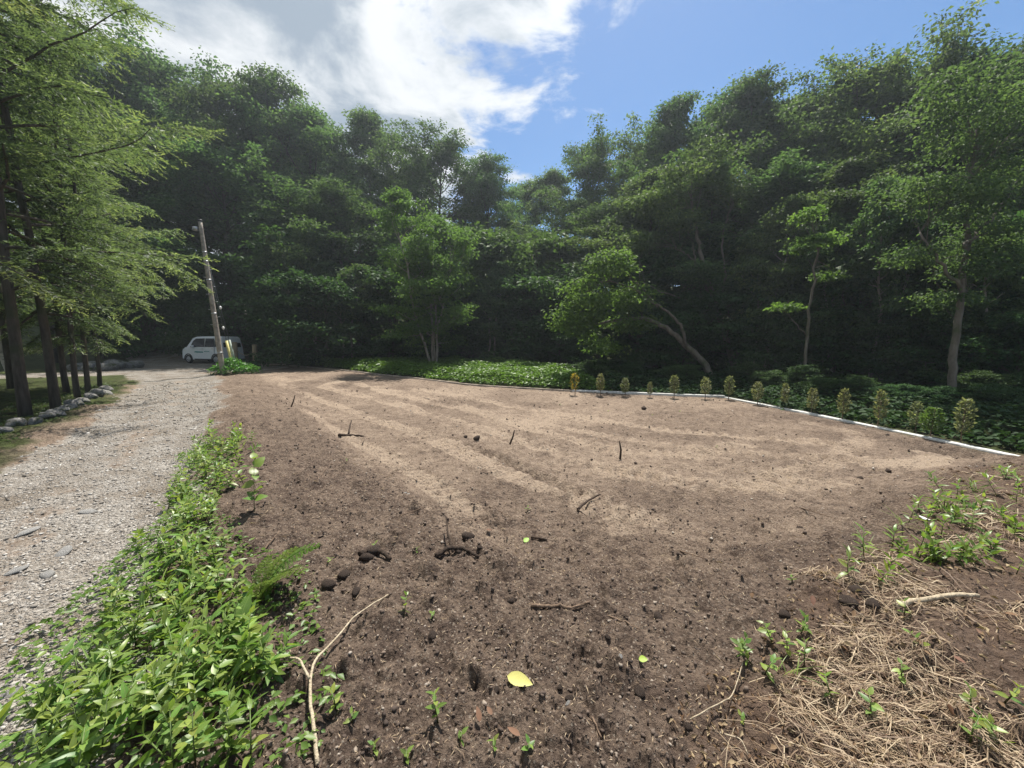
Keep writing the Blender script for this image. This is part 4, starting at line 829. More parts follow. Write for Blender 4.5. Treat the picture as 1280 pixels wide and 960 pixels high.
# ------------------------------------------------------------------ parked van (local +X is its nose, +Y its far side)
def van():
    vx, vy = -19.9, 26.0; hd = math.atan2(0.28, -0.96); root = empty('parked_van', (vx, vy, gs1(vx - 1.4, vy + 1.0) - 0.0), (0, 0, hd)); tag(root, 'small boxy white van parked on the gravel behind the utility pole', 'van')
    Wd = 1.475; y0, y1 = -Wd, 0.0
    # side outline, then tumblehome above the belt line
    prof = [(0.04, 0.32), (0.0, 0.55), (0.02, 1.0), (0.06, 1.40), (0.10, 1.68), (0.20, 1.745), (0.7, 1.765), (1.4, 1.765), (2.25, 1.745), (2.52, 1.66), (2.74, 1.38), (2.98, 1.08), (3.12, 1.04), (3.30, 0.96), (3.37, 0.80), (3.395, 0.55), (3.37, 0.30), (2.95, 0.24), (2.35, 0.24), (1.0, 0.24), (0.4, 0.26)]
    def ins(z): return 0.012 + (0.14 * max(0, (z - 0.98)) / 0.8 if z > 0.98 else 0.03 * max(0, 0.5 - z))
    n = len(prof); rows = []
    for s, e in ((0, 0.05), (0, 0.0), (1, 0.0), (1, 0.05)):
        cx, cz = 1.7, 0.95
        for (x, z) in prof:
            i = ins(z); yy = (y0 + i) if s == 0 else (y1 - i)
            k = 1.0 if e == 0.0 else 1.0
            xx = x; zz_ = z
            if e == 0.0: xx = cx + (x - cx) * 0.985; zz_ = cz + (z - cz) * 0.965; yy += -0.0
            else: yy += 0.06 if s == 0 else -0.06
            rows.append((xx, yy, zz_))
    V = np.array(rows); order = [1, 0, 3, 2]   # side ring, shoulder ring, shoulder ring, side ring
    q = []
    for a, b in ((1, 0), (0, 3), (3, 2)):
        for i in range(n): j = (i + 1) % n; q.append((a * n + i, a * n + j, b * n + j, b * n + i))
    bm = bmesh.new(); vv = [bm.verts.new(v) for v in V]
    for f in q: bm.faces.new([vv[i] for i in f])
    bm.faces.new([vv[n + i] for i in range(n)]); bm.faces.new([vv[2 * n + i] for i in reversed(range(n))])
    bmesh.ops.recalc_face_normals(bm, faces=bm.faces); me = bpy.data.meshes.new('body'); bm.to_mesh(me); bm.free(); me.materials.append(M['paint'])
    at_ = me.attributes.new('tint', 'FLOAT', 'POINT'); body = obj('body', me, root)
    def panel(name, pts, side, m, parent=root, off=0.006, th=0.012):
        """a thin panel on a flank: pts in (x, z)"""
        o = []
        for d in (off, off - th):
            for x, z in pts:
                zc = 0.95 + (z - 0.95) * 1.0; i = ins(z); o.append((x, (y0 + i - d) if side == 0 else (y1 - i + d), z))
        k = len(pts); F = [list(range(k)), list(range(2 * k - 1, k - 1, -1))] + [[i, i + k, (i + 1) % k + k, (i + 1) % k] for i in range(k)]
        me = bpy.data.meshes.new(name); me.from_pydata(o, [], F); bm = bmesh.new(); bm.from_mesh(me); bmesh.ops.recalc_face_normals(bm, faces=bm.faces); bm.to_mesh(me); bm.free(); me.materials.append(m); return obj(name, me, parent)
    for s in (0, 1):
        # the near flank is local +Y in this heading, both are built alike
        panel('rear_quarter_window', [(0.20, 1.08), (0.20, 1.54), (0.26, 1.60), (0.62, 1.62), (0.62, 1.08)], s, M['glass'])
        panel('rear_door_window', [(0.68, 1.08), (0.68, 1.62), (1.42, 1.63), (1.42, 1.08)], s, M['glass'])
        panel('front_door_window', [(1.48, 1.08), (1.48, 1.63), (2.24, 1.62), (2.46, 1.46), (2.66, 1.08)], s, M['glass'])
        for a, b in ((0.66, 1.45), (1.47, 2.42)):
            d_ = panel('door', [(a, 0.36), (a, 1.05), (b, 1.05), (b, 0.36)], s, M['paint'], off=0.004); panel('handle', [(a + 0.06, 0.93), (a + 0.06, 0.97), (a + 0.20, 0.97), (a + 0.20, 0.93)], s, M['alloy'], d_, 0.03, 0.03)
        panel('sill', [(0.75, 0.24), (0.75, 0.31), (2.35, 0.31), (2.35, 0.24)], s, M['blackpl'], off=0.008)
        panel('stripe', [(1.55, 0.70), (1.60, 0.78), (2.20, 0.80), (2.36, 0.74), (2.10, 0.70)], s, M['teal'], off=0.010)
        for k in range(5): panel('lettering', [(1.05 + k * 0.09, 0.76), (1.05 + k * 0.09, 0.81), (1.11 + k * 0.09, 0.81), (1.11 + k * 0.09, 0.76)], s, M['teal'], off=0.010)
        panel('tail_lamp', [(0.03, 0.80), (0.05, 1.30), (0.12, 1.30), (0.13, 0.80)], s, M['redlamp'], off=0.010)
        panel('headlight', [(3.02, 0.78), (3.02, 0.92), (3.2, 0.92), (3.3, 0.80)], s, M['clearlamp'], off=0.008)
        yy = y0 - 0.10 if s == 0 else y1 + 0.02
        mb = MB(); mb.box((2.28, yy, 1.02), (2.42, yy + 0.08, 1.18)); mb.box((2.32, yy if s else yy + 0.06, 1.0), (2.38, yy + 0.10, 1.04)); obj('mirror', mb.mesh('mirror', M['paint']), root)
        for cx in (0.55, 2.86):
            yo = y0 if s == 0 else y1; sg_ = -1 if s == 0 else 1
            ar = MB(); a = np.linspace(-0.25, math.pi + 0.25, 16); ar.tube(np.stack([cx + 0.325 * np.cos(a), np.full(16, yo - sg_ * 0.012), 0.29 + 0.325 * np.sin(a)], 1), 0.035, 6)
            obj('wheel_arch', ar.mesh('wheel_arch', M['blackpl']), root)
            wl = empty('wheel', (cx, yo - sg_ * 0.07, 0.285)); wl.parent = root
            ty = MB(); a = np.linspace(0, 2 * math.pi, 33)
            ty.tube(np.stack([0.225 * np.cos(a), 0 * a, 0.225 * np.sin(a)], 1), 0.062, 10, False); ob = obj('tyre', ty.mesh('tyre', M['rubber'], True), wl); ob.scale = (1, 1.35, 1)
            rm = MB(); rm.tube([(0, -0.05, 0), (0, 0.05, 0)], 0.055, 14); a = np.linspace(0, 2 * math.pi, 25); rm.tube(np.stack([0.165 * np.cos(a), 0 * a + sg_ * 0.06, 0.165 * np.sin(a)], 1), 0.018, 6, False)
            for k in range(8):
                b = k * math.pi / 4; rm.tube([(0, sg_ * 0.045, 0), (0.165 * math.cos(b), sg_ * 0.06, 0.165 * math.sin(b))], 0.018, 5)
            obj('rim', rm.mesh('rim', M['alloy'], True), wl)
            hb = MB(); hb.tube([(0, -0.03, 0), (0, 0.03, 0)], 0.17, 20); obj('hub', hb.mesh('hub', M['blackpl'], True), wl)
    def quad(name, pts, m, th, par=root):
        P = np.array(pts, float); nn = unit(np.cross(P[1] - P[0], P[3] - P[0])); V = np.vstack([P + nn * th, P - nn * 0.01])
        me = bpy.data.meshes.new(name); me.from_pydata([tuple(v) for v in V], [], [(0, 1, 2, 3), (7, 6, 5, 4), (0, 4, 5, 1), (1, 5, 6, 2), (2, 6, 7, 3), (3, 7, 4, 0)])
        bm = bmesh.new(); bm.from_mesh(me); bmesh.ops.recalc_face_normals(bm, faces=bm.faces); bm.to_mesh(me); bm.free(); me.materials.append(m); return obj(name, me, par)
    quad('windscreen', [(2.99, y0 + .12, 1.12), (2.99, y1 - .12, 1.12), (2.56, y1 - .20, 1.66), (2.56, y0 + .20, 1.66)], M['glass'], 0.012)
    quad('rear_window', [(0.03, y1 - .16, 1.06), (0.03, y0 + .16, 1.06), (0.115, y0 + .20, 1.60), (0.115, y1 - .20, 1.60)], M['glass'], 0.02)
    quad('rear_bumper', [(-0.01, y1 - .03, 0.30), (-0.01, y0 + .03, 0.30), (-0.02, y0 + .03, 0.52), (-0.02, y1 - .03, 0.52)], M['paint'], 0.03)
    quad('number_plate', [(0.0, -0.57, 0.66), (0.0, -0.90, 0.66), (0.005, -0.90, 0.82), (0.005, -0.57, 0.82)], M['plate'], 0.015)
    quad('grille', [(3.40, y0 + .25, 0.58), (3.40, y1 - .25, 0.58), (3.385, y1 - .25, 0.78), (3.385, y0 + .25, 0.78)], M['blackpl'], 0.012)
    quad('front_bumper', [(3.40, y0 + .05, 0.30), (3.40, y1 - .05, 0.30), (3.405, y1 - .05, 0.54), (3.405, y0 + .05, 0.54)], M['paint'], 0.02)
    root.scale = (1.10, 1.08, 1.06); root.location.x += 0.35; return root
V_ = van()
# nose points up-left; the flank towards the camera is local +Y, so slide the van by its width to put that flank on the sight line
V_.location = Vector(V_.location) + Matrix.Rotation(V_.rotation_euler.z, 3, 'Z') @ Vector((0, 0, 0))

# ------------------------------------------------------------------ plants whose leaves can be picked apart
def leaf_mesh(name, L, Wd, mat_, seg=5, peak=0.4, droop=0.25, fold=0.18, tint=0.5, wav=0.0):
    V = []; F = []; T = []
    for i in range(seg + 1):
        u = i / seg; w = Wd / 2 * (math.sin(math.pi * u ** (math.log(0.5) / math.log(peak))) ** 0.85 if 0 < u < 1 else 0.02)
        z = -droop * L * u * u; x = L * u * (1 - 0.1 * droop)
        wz = wav * Wd * math.sin(u * 17)
        V += [(x, w, z + fold * w + wz), (x, 0, z), (x, -w, z + fold * w - wz)]; T += [tint] * 3
    for i in range(seg):
        a = i * 3; F += [(a, a + 1, a + 4, a + 3), (a + 1, a + 2, a + 5, a + 4)]
    return mesh(name, np.array(V), np.array(F), mat_, {'tint': T}, True)
LM = {'a': [leaf_mesh('leaf', 0.085, 0.024, M['weedleaf'], 5, 0.36, d, 0.2, t) for t, d in ((0.15, 0.2), (0.45, 0.35), (0.8, 0.1), (0.6, 0.5))], 'b': [leaf_mesh('leaf', 0.058, 0.028, M['weedleaf'], 5, 0.38, 0.15, 0.18, t) for t in (0.3, 0.6, 0.95)],
      'c': [leaf_mesh('leaf', 0.14, 0.10, M['weedleaf'], 6, 0.34, 0.3, 0.14, t, 0.03) for t in (0.35, 0.7)], 'g': [leaf_mesh('leaf', 0.26, 0.009, M['weedleaf'], 6, 0.3, 0.55, 0.3, t) for t in (0.5, 0.9)],
      'y': [leaf_mesh('leaf', 0.07, 0.024, M['lime'], tint=t) for t in (0.5, 1.0)]}
stem_mb = MB(); stem_mb.tube([(0, 0, -0.03), (0.004, 0.003, 0.5), (0, 0, 1)], [0.0032, 0.0026, 0.0014], 6); STEM = stem_mb.mesh('stem', M['stem'], True)
def weed(name, x, y, h, pairs, kind, label, group=None, ls=1.0, tilt=0.25, cat='weed', lo=0.15, z=None, el0=0.35):
    r = empty(name, (x, y, (g1(x, y) if z is None else z)), (random.gauss(0, tilt), random.gauss(0, tilt), random.random() * 6.28)); tag(r, label, cat, group)
    obj('stem', STEM, r, scale=(1, 1, h))
    az = random.random() * 3
    for i in range(pairs):
        u = lo + (1 - lo) * (i + 0.5) / pairs; az += 1.57 + random.gauss(0, 0.25)
        for s in (0, math.pi):
            me = random.choice(LM[kind]); sc = ls * (0.65 + 0.55 * math.sin(math.pi * (0.2 + 0.7 * u))) * random.uniform(0.8, 1.15)
            obj('leaf', me, r, (0, 0, h * u), (random.gauss(0, 0.35), -(el0 - 0.2 + 0.8 * u * u) + random.gauss(0, 0.2), az + s + random.gauss(0, 0.2)), sc)
    return r
def in_poly(poly, n, rg):
    xs = [p[0] for p in poly]; ys = [p[1] for p in poly]; out = []
    while len(out) < n:
        x = rg.uniform(min(xs), max(xs)); y = rg.uniform(min(ys), max(ys))
        # more plants where they are near and large
        if poly_sdf(np.array([x]), np.array([y]), poly)[0] < -0.03 and rg.random() < min(1, (2.2 / math.hypot(x, y)) ** 1.6): out.append((x, y))
    return out
rg = np.random.default_rng(77)
WL = {'a': 'leafy weed with narrow pointed green leaves in the strip beside the road', 'b': 'leafy weed with short oval yellow-green leaves in the strip beside the road'}
WG = {'a': 'narrow-leaved weeds of the roadside strip', 'b': 'oval-leaved weeds of the roadside strip'}
for i, (x, y) in enumerate(in_poly(WEED, 225, rg)):
    k = 'a' if rg.random() < 0.6 else 'b'
    h = rg.uniform(0.12, 0.32); sz_ = 'tall' if h > 0.25 else ('low' if h < 0.18 else 'knee-low')
    near = 'beside the forked stick' if x > -1.5 and y < 2.3 else ('at the edge of the gravel' if poly_sdf(np.array([x]), np.array([y]), WEED)[0] > -0.22 and masks([x - 0.4], [y])[0][0] > 0.3 else ('where the strip narrows' if y > 3.6 else 'in the thick of the strip'))
    weed('weed_plant', x, y, h, int(rg.integers(5, 8)), k, sz_ + (' weed with narrow pointed leaves ' if k == 'a' else ' weed with small oval leaves ') + near + ' along the gravel road', sz_ + ' ' + WG[k] + ' ' + near, rg.uniform(0.65, 1.15), 0.28)
def strip_cover(name, poly, n, hgt, L, mat_, label, seed):
    cover(name, poly, n, hgt, L, mat_, label, seed)
strip_cover('low_weeds', WEED, 6500, 0.13, 0.038, M['weed'], 'dense low green weeds filling the strip beside the gravel road', 68)
# single plants
def at_px(fn, px, py, *a, **k): x, y, z = on_ground(px, py); return fn(a[0], x, y, *a[1:], **k)
at_px(weed, 318, 640, 'weed_plant', 0.55, 6, 'c', 'tall weed with broad heart-shaped leaves at the top of the weed strip', None, 0.75, 0.08)
at_px(weed, 265, 556, 'weed_plant', 0.22, 4, 'c', 'bright low plant with broad leaves at the far end of the weed strip', None, 0.95, 0.1)
at_px(weed, 310, 820, 'weed_plant', 0.20, 3, 'c', 'weed with large broad leaves beside the forked pale stick', None, 0.85, 0.1)
at_px(weed, 340, 855, 'weed_plant', 0.22, 4, 'a', 'drooping weed growing through the fork of the pale stick', None, 1.1, 0.2)
for px, py, lab in ((548, 915, 'small green seedling on dark soil below the fallen yellow leaf'), (420, 890, 'leafy seedling beside the lower end of the pale stick'), (505, 770, 'wilted small green seedling on the dark soil hump')):
    at_px(weed, px, py, 'seedling', 0.13, 4, 'b', lab, None, 0.7, 0.2, cat='seedling')
for px, py in ((410, 705), (470, 685), (520, 690), (540, 775), (575, 930), (620, 945), (930, 905), (470, 940), (510, 955), (440, 905), (660, 640), (895, 560), (815, 520), (760, 515), (850, 515), (700, 507), (433, 578), (990, 730), (660, 950)):
    at_px(weed, px, py, 'seedling', 0.05, 2, 'b', 'tiny green seedling sprouting from the bare soil', 'seedlings on the bare soil', 0.55, 0.2, cat='seedling')
for px, py, h in ((262, 545, 0.18), (290, 560, 0.2), (305, 605, 0.25), (250, 590, 0.2), (235, 600, 0.22), (240, 640, 0.25), (270, 610, 0.22), (225, 660, 0.2), (265, 530, 0.1)):
    at_px(weed, px, py, 'weed_plant', h, 5, 'b', 'small bushy weed at the thin far end of the weed strip', 'weeds at the thin end of the strip', 1.1, 0.2)
# weeds of the right bank
RW = [(1080, 700), (1105, 712), (1060, 725), (1120, 690), (1095, 730), (1135, 655), (1150, 640), (1165, 650), (1180, 635), (1195, 625), (1175, 615), (1210, 610), (1160, 668), (1190, 655), (1225, 640), (1245, 620), (1262, 600), (1215, 665), (1255, 655), (1270, 630), (1240, 690), (1175, 690), (1200, 700)]
for px, py in RW:
    at_px(weed, px, py, 'bank_weed', rg.uniform(0.12, 0.24), 5, 'a' if rg.random() < 0.7 else 'y', 'yellow-green narrow-leaved weed on the bank edge above the plot', 'weeds on the edge of the straw bank', 0.9, 0.3, el0=0.5)
for px, py in ((940, 835), (965, 810), (985, 820), (1005, 835), (1000, 800), (955, 850), (925, 820)):
    at_px(weed, px, py, 'bank_weed', 0.13, 4, 'b', 'pale green weed in the clump where the straw meets dark soil', 'clump of weeds where straw meets soil', 0.75, 0.25)
for px, py in ((1125, 855), (1160, 820), (1235, 915), (1255, 880), (1210, 945), (1090, 900), (1260, 945), (1215, 890), (1270, 720), (1130, 770), (1040, 880)):
    at_px(weed, px, py, 'bank_weed', 0.12, 3, 'b', 'single green weed poking up through the dry straw', 'weeds scattered in the straw', 0.7, 0.3)
for k_ in range(34):
    px, py = rg.uniform(1110, 1285), rg.uniform(575, 710)
    if py < 575 + (1280 - px) * 0.55 - 15: continue
    at_px(weed, px, py, 'bank_weed', rg.uniform(0.10, 0.22), 5, 'a' if rg.random() < 0.6 else 'y', 'yellow-green narrow-leaved weed on the bank edge above the plot', 'weeds on the edge of the straw bank', 0.95, 0.35, el0=0.5)
# grass tufts: each tuft one plant of long blades
def tuft(px, py, n, ls, label, group=None):
    x, y, z = on_ground(px, py); r = empty('grass_tuft', (x, y, z)); tag(r, label, 'grass', group)
    for i in range(n):
        obj('blade', random.choice(LM['g']), r, (random.gauss(0, .02), random.gauss(0, .02), -0.005), (random.gauss(0, .2), -random.uniform(0.6, 1.35), random.random() * 6.28), ls * random.uniform(0.6, 1.1))
for px, py in ((210, 700), (195, 745), (255, 690), (165, 800), (130, 850), (100, 905), (240, 760), (205, 820)):
    tuft(px, py, 9, random.uniform(0.8, 1.2), 'tuft of long grass blades among the roadside weeds', 'grass tufts in the weed strip')
for px, py in ((1180, 640), (1130, 665), (1220, 615), (1250, 640), (1150, 700), (1260, 590), (1085, 690)):
    tuft(px, py, 10, 0.8, 'tuft of yellow-green grass on the edge of the straw bank', 'grass tufts on the straw bank')
tuft(985, 845, 9, 0.6, 'tuft of fine grass in the weed clump where straw meets soil')
# fern
FR = []
for sd_ in (1, 2):
    mb = MB(); L = 0.34; n = 13; q = (np.arange(n) + 1) / (n + 1); sp = np.stack([L * q, 0 * q, 0.10 * np.sin(q * 2.4)], 1)
    mb.tube(np.vstack([[0, 0, 0], sp, [L, 0, 0.07]]), np.linspace(0.003, 0.001, n + 2), 5, False, 0.3)
    for s in (-1, 1):
        pl = 0.085 * np.sin(np.pi * (0.25 + 0.72 * q)) ; 
        for p_, l_ in zip(sp, pl):
            m = 7; uu_ = (np.arange(m) + 0.5) / m; b = p_ + np.stack([0.25 * l_ * uu_, s * l_ * uu_, -0.15 * l_ * uu_], 1)
            for s3 in (-1, 1): mb.leaves(b, np.tile(np.array([s3 * 0.9, s * 0.6, 0.0]), (m, 1)), np.tile([0, 0, 1.0], (m, 1)), 0.021 * (1.1 - 0.7 * uu_), 0.012, 0.05)
    FR.append(mb.mesh('frond', M['lime']))
x, y, z = on_ground(325, 748); fern = empty('fern', (x, y, z + 0.02)); tag(fern, 'lacy green fern lying over the dark soil beside the weed strip', 'fern')
for i, (a, e, s) in enumerate(((0.35, 0.45, 1.3), (-0.2, 0.35, 1.15), (0.9, 0.55, 0.95), (-0.8, 0.5, 0.8), (1.6, 0.8, 0.7))):
    obj('frond', FR[i % 2], fern, (0, 0, 0.0), (0, -e, a), s)

# ------------------------------------------------------------------ sticks, roots, leaves on the soil
def stick(name, segs, label, m='twig', cat='stick', lift=0.0, group=None):
    """segs: list of (pixel polyline, r0, r1, heights) lying on the ground"""
    o = np.array(on_ground(*segs[0][0][0])); r = None; mb = MB()
    for pts, r0, r1, hs in segs:
        P = np.array([on_ground(*p) for p in pts]); P[:, 2] += np.array(hs) + r0 * 0.7; P = P - o
        m_ = len(P) * 4; q = np.linspace(0, len(P) - 1, m_); P = np.stack([np.interp(q, np.arange(len(P)), P[:, k]) for k in range(3)], 1)
        P[1:-1] = (P[:-2] + 2 * P[1:-1] + P[2:]) / 4; P[1:-1] += np.random.default_rng(len(pts)).normal(0, min(r0, 0.008) * 0.2, (m_ - 2, 3)); P[:, 2] = np.maximum(P[:, 2], G(P[:, 0] + o[0], P[:, 1] + o[1]) - o[2] + r0 * 0.3)
        mb.tube(P, np.linspace(r0, r1, m_), 7)
    return tag(obj(name, mb.mesh(name, M[m], True), None, tuple(o)), label, cat, group)
stick('forked_stick', [([(397, 958), (393, 920), (388, 875), (392, 845), (415, 815), (445, 778), (485, 745)], 0.0085, 0.004, [0.0, 0.03, 0.05, 0.05, 0.04, 0.03, 0.0]), ([(388, 868), (375, 845), (352, 832), (328, 822)], 0.006, 0.004, [0.05, 0.05, 0.04, 0.02])], 'long pale forked stick lying between the weeds and dark soil', 'paletwig')
stick('broken_stick', [([(664, 762), (690, 762), (715, 761), (737, 759)], 0.011, 0.008, [0, 0, 0.004, 0])], 'short brown stick lying flat on the dark soil', 'twig')
stick('root_snag', [([(545, 698), (560, 692), (580, 690), (598, 699)], 0.02, 0.012, [0.0, 0.03, 0.03, 0.0]), ([(566, 694), (560, 682), (558, 668)], 0.010, 0.005, [0.03, 0.09, 0.15])], 'dark root snag sticking out of the soil with an upright prong', 'darkroot', 'root')
stick('root_snag', [([(450, 698), (462, 692), (478, 695), (488, 703)], 0.025, 0.014, [0.0, 0.03, 0.03, 0.0])], 'dark bark-covered root lying on the soil hump near the fern', 'darkroot', 'root')
stick('dark_twig', [([(722, 641), (734, 630), (750, 622)], 0.016, 0.010, [0, 0.03, 0.02]), ([(722, 641), (728, 645), (735, 650)], 0.009, 0.005, [0, 0.0, 0.0])], 'dark forked twig lying across the tracked soil', 'darkroot', 'twig')
stick('dark_twig', [([(664, 673), (674, 675), (684, 676)], 0.012, 0.012, [0, 0.01, 0.01])], 'stubby dark twig beside the fallen lime leaf', 'darkroot', 'twig')
def upright(px, py, tpx, tpy, r0, label):
    x, y, z = on_ground(px, py); t = at_depth(tpx, tpy, y); d = np.array([t.x - x, 0.03, t.z - z]); mb = MB()
    mb.tube([(0, 0, -0.04), tuple(d * 0.5 + np.array([0.02, 0, 0])), tuple(d)], [r0, r0 * 0.8, r0 * 0.5], 7); return tag(obj('upright_twig', mb.mesh('upright_twig', M['darkroot'], True), None, (x, y, z)), label, 'twig')
upright(636, 556, 643, 538, 0.02, 'dark bent twig standing upright in the middle of the tracked soil')
upright(775, 574, 775, 552, 0.02, 'dark straight twig standing upright in the soil short of the kerb')
upright(592, 858, 590, 838, 0.007, 'short pale stub standing upright beside a small hole in the soil')
upright(363, 508, 368, 494, 0.02, 'dark twig standing on the bank crest near the utility pole')
stick('dark_twig', [([(424, 546), (440, 545), (455, 547)], 0.03, 0.015, [0, 0.03, 0.0]), ([(436, 545), (438, 538), (440, 534)], 0.02, 0.01, [0.02, 0.1, 0.15])], 'dark twig cluster lying beside the light track near the bank crest', 'darkroot', 'twig')
stick('dry_stem', [([(1118, 760), (1150, 757), (1190, 752), (1222, 748)], 0.016, 0.012, [0.01, 0.02, 0.02, 0.01])], 'thick dry tan stem lying on the straw bank', 'paletwig', 'stem')
for i, pts in enumerate([[(862, 908), (890, 898), (915, 880), (928, 838)], [(905, 925), (925, 935), (935, 950)], [(1040, 908), (1062, 890), (1072, 865)], [(985, 870), (1000, 850), (1012, 840)], [(665, 905), (700, 890), (712, 880)]][:4]):
    stick('straw_stalk', [(pts, 0.003, 0.002, [0.01 + 0.02 * (j % 2) for j in range(len(pts))])], 'long dry stalk curving over dark soil at the edge of the straw', 'paletwig', 'stalk', group='long stalks at the edge of the straw')
for i, pts in enumerate([[(395, 610), (402, 595), (408, 582)], [(610, 635), (640, 648)], [(560, 655), (590, 650)], [(1000, 640), (1040, 650)], [(480, 600), (505, 590)], [(690, 520), (700, 510)], [(330, 690), (350, 672)], [(500, 650), (530, 640)], [(740, 900), (752, 925)], [(760, 770), (800, 790)], [(850, 690), (880, 700)]]):
    stick('small_twig', [(pts, 0.006, 0.003, [0.0, 0.015, 0.0][:len(pts)])], 'thin brown twig lying flat on the bare soil', 'twig', 'twig', group='thin twigs on the bare soil')
def fallen(px, py, L, Wd, mk, rz, label, lobed=False, group=None, tilt=(0.15, 0.1)):
    x, y, z = on_ground(px, py)
    me = leaf_mesh('fallen_leaf', L, Wd, M[mk], 8, 0.42, 0.08, 0.22, 0.5, 0.10 if lobed else 0.02)
    if lobed:
        v = np.array([p.co[:] for p in me.vertices]); k = np.arange(len(v)) // 3; f = np.where(k % 3 == 1, 1.22, 0.86); v[:, 1] *= f; me.vertices.foreach_set('co', v.astype(np.float32).ravel()); me.update()
    return tag(obj('fallen_leaf', me, None, (x, y, float(G(x + np.array([0, .04, .08, .04, .08]), y + np.array([0, -.02, -.03, .03, 0])).max()) + 0.012), (tilt[0], tilt[1], rz)), label, 'leaf', group)
fallen(634, 850, 0.135, 0.062, 'yellowleaf', -0.45, 'large fallen pale yellow leaf lying on dark soil', False, tilt=(0.45, -0.10))
fallen(655, 681, 0.07, 0.05, 'greenleaf', 0.8, 'fallen lime green leaf beside the stubby dark twig', tilt=(0.3, -0.3))
fallen(798, 832, 0.045, 0.035, 'greenleaf', -0.3, 'small fallen bright green leaf on dark soil', tilt=(0.3, -0.2))
fallen(608, 666, 0.06, 0.03, 'deadleaf', 0.3, 'fallen tan leaf on the light soil')
for px, py in ((600, 912), (615, 908), (1000, 860), (1030, 850), (1085, 790), (1150, 830), (1190, 835), (1120, 930), (1065, 775), (1140, 710), (1160, 730), (1230, 800), (1255, 770), (990, 895), (1180, 905), (650, 930), (940, 745), (1015, 755)):
    fallen(px, py, random.uniform(0.035, 0.07), random.uniform(0.015, 0.03), 'deadleaf', random.random() * 6, 'curled dead brown leaf lying among straw and soil', group='dead leaves on straw and soil', tilt=(random.gauss(0, .5), random.gauss(0, .4)))
x, y, z = on_ground(1150, 655)
fallen(1152, 657, 0.09, 0.07, 'porcelain', 0.4, 'crumpled white scrap among the weeds of the bank')
# dry straw mat
def straw_mat(n):
    rg = np.random.default_rng(88); r = np.exp(rg.uniform(math.log(1.2), math.log(9.5), n * 4)); a = R(10) + R(58) * rg.random(n * 4); x = r * np.sin(a); y = r * np.cos(a)
    d = poly_sdf(x, y, STRAW) + (fbm(x * 2.2, y * 2.2, 3, 90) - 0.42) * 1.3; k = (d < 0) & (fbm(x * 1.7 + 5, y * 1.7, 3, 93) + 0.25 * rg.random(len(x)) > 0.60 + 0.08 * sst(3.0, 6.0, np.hypot(x, y))); x, y, r = x[k][:n], y[k][:n], r[k][:n]; n = len(x)
    L = (0.07 + 0.24 * rg.random(n) ** 2) * (0.9 + 0.07 * r); w = (0.0005 + 0.0011 * rg.random(n) ** 2.5) * (0.8 + 0.3 * r)
    az = rg.normal(2.3, 0.9, n) + 1.2 * (fbm(x, y, 2, 94) - 0.5) + math.pi * (rg.random(n) < 0.5); bend = rg.normal(0, 0.9, n); lift = 0.045 * rg.random(n) ** 2
    V = []; m = 5
    for i in range(m):
        u = i / (m - 1) - 0.5; aa = az + bend * u
        cx = x + L * u * np.cos(az + bend * u * 0.5); cy = y + L * u * np.sin(az + bend * u * 0.5)
        cz = G(cx, cy) + 0.004 + lift * (1 - 2.0 * abs(u)) + 0.010 * rg.random(n)
        nx, ny = -np.sin(aa) * w, np.cos(aa) * w
        V += [np.stack([cx + nx, cy + ny, cz], 1), np.stack([cx - nx, cy - ny, cz + w * 0.6], 1)]
    V = np.stack(V, 1).reshape(-1, 3); b = np.arange(n)[:, None, None] * (2 * m); i = np.arange(m - 1)[None, :, None] * 2
    Q = (b + i + np.array([[[0, 1, 3, 2]]])).reshape(-1, 4)
    me = mesh('dry_straw', V, Q, M['straw'], {'tint': np.repeat(rg.random(n), 2 * m)})
    tag(obj('dry_straw', me), 'tangled mat of dry tan straw covering the bank', 'straw', kind='stuff')
straw_mat(8500)
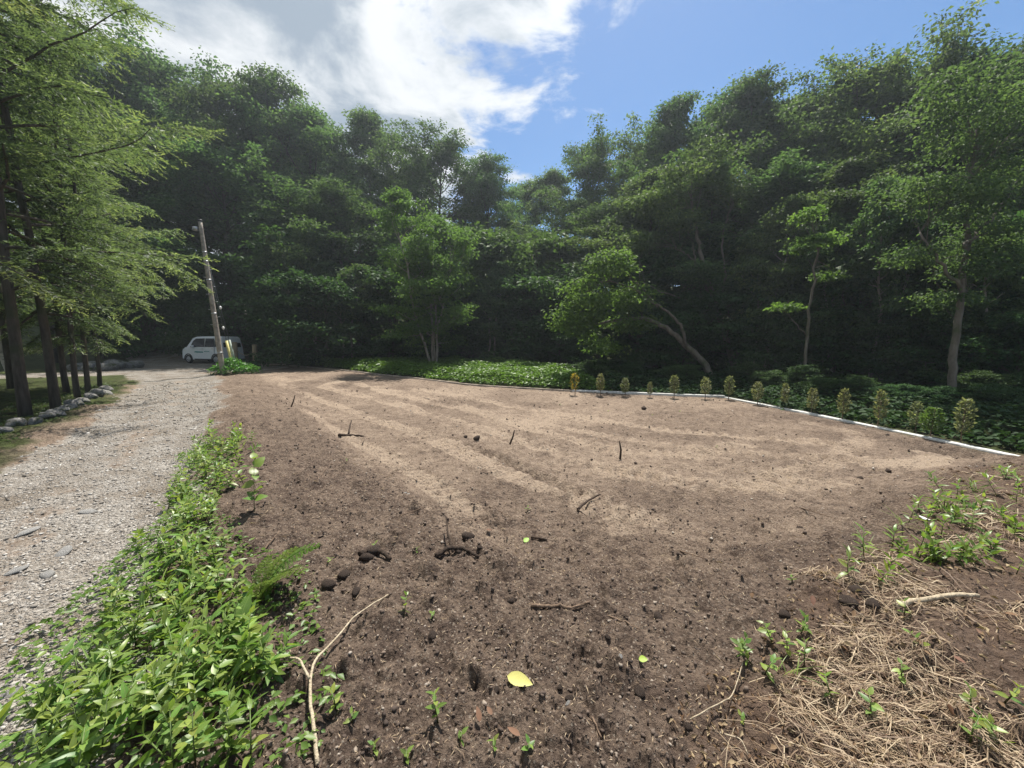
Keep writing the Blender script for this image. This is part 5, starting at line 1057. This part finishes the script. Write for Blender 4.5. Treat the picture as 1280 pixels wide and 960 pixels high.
# thin chaff over the bare soil
def chaff(n):
    rg = np.random.default_rng(89); x, y, r = polar_samples(n * 2, 1.2, 12); road_, dp_, st_ = masks(x, y); k = (road_ < 0.3) & (dp_ < 2.0); x, y, r = x[k][:n], y[k][:n], r[k][:n]; n = len(x)
    a = rg.random(n) * 6.283; mb = MB(); L = (0.012 + 0.03 * rg.random(n) ** 2) * (0.8 + 0.2 * r)
    mb.leaves(np.stack([x, y, G(x, y) + 0.006], 1), np.stack([np.cos(a), np.sin(a), 0.1 * rg.normal(0, 1, n)], 1), np.array([0, 0, 1.0]) + rg.normal(0, 0.3, (n, 3)), L, 0.0022 * (1 + 0.35 * r), 0.02)
    tag(obj('chaff', mb.mesh('chaff', M['straw'])), 'scattered bits of dry chaff over the bare soil', 'chaff', kind='stuff')
chaff(7000)

# ------------------------------------------------------------------ thin air volume added to stand in for veiling lens glare
mb = MB(); mb.box((-1600, -1600, -4), (1600, 1600, 46)); hm = mat('glare_haze'); t = NT(hm)
pv = t.n('ShaderNodeVolumePrincipled', {'Color': (0.80, 0.90, 1.0, 1), 'Density': 0.0011, 'Anisotropy': 0.5})
t.t.links.new(pv.outputs[0], t.n('ShaderNodeOutputMaterial').inputs['Volume'])
tag(obj('glare_haze', mb.mesh('glare_haze', hm)), kind='stuff')

def litter(n):
    rg = np.random.default_rng(95); x, y, r = polar_samples(n * 8, 1.2, 9, 12, 64); k = masks(x, y)[2] > 0.35; x, y, r = x[k][:n], y[k][:n], r[k][:n]; n = len(x); a = rg.random(n) * 6.283; mb = MB()
    L = (0.010 + 0.026 * rg.random(n)) * (0.8 + 0.15 * r)
    mb.leaves(np.stack([x, y, G(x, y) + 0.004 + 0.02 * rg.random(n)], 1), np.stack([np.cos(a), np.sin(a), 0.35 * rg.normal(0, 1, n)], 1), np.array([0, 0, 1.0]) + rg.normal(0, 0.6, (n, 3)), L, L * (0.25 + 0.35 * rg.random(n)), 0.2)
    tag(obj('leaf_litter', mb.mesh('leaf_litter', M['deadleaf'])), 'brown leaf litter mixed into the straw on the bank', 'leaf litter', kind='stuff')
litter(2600)
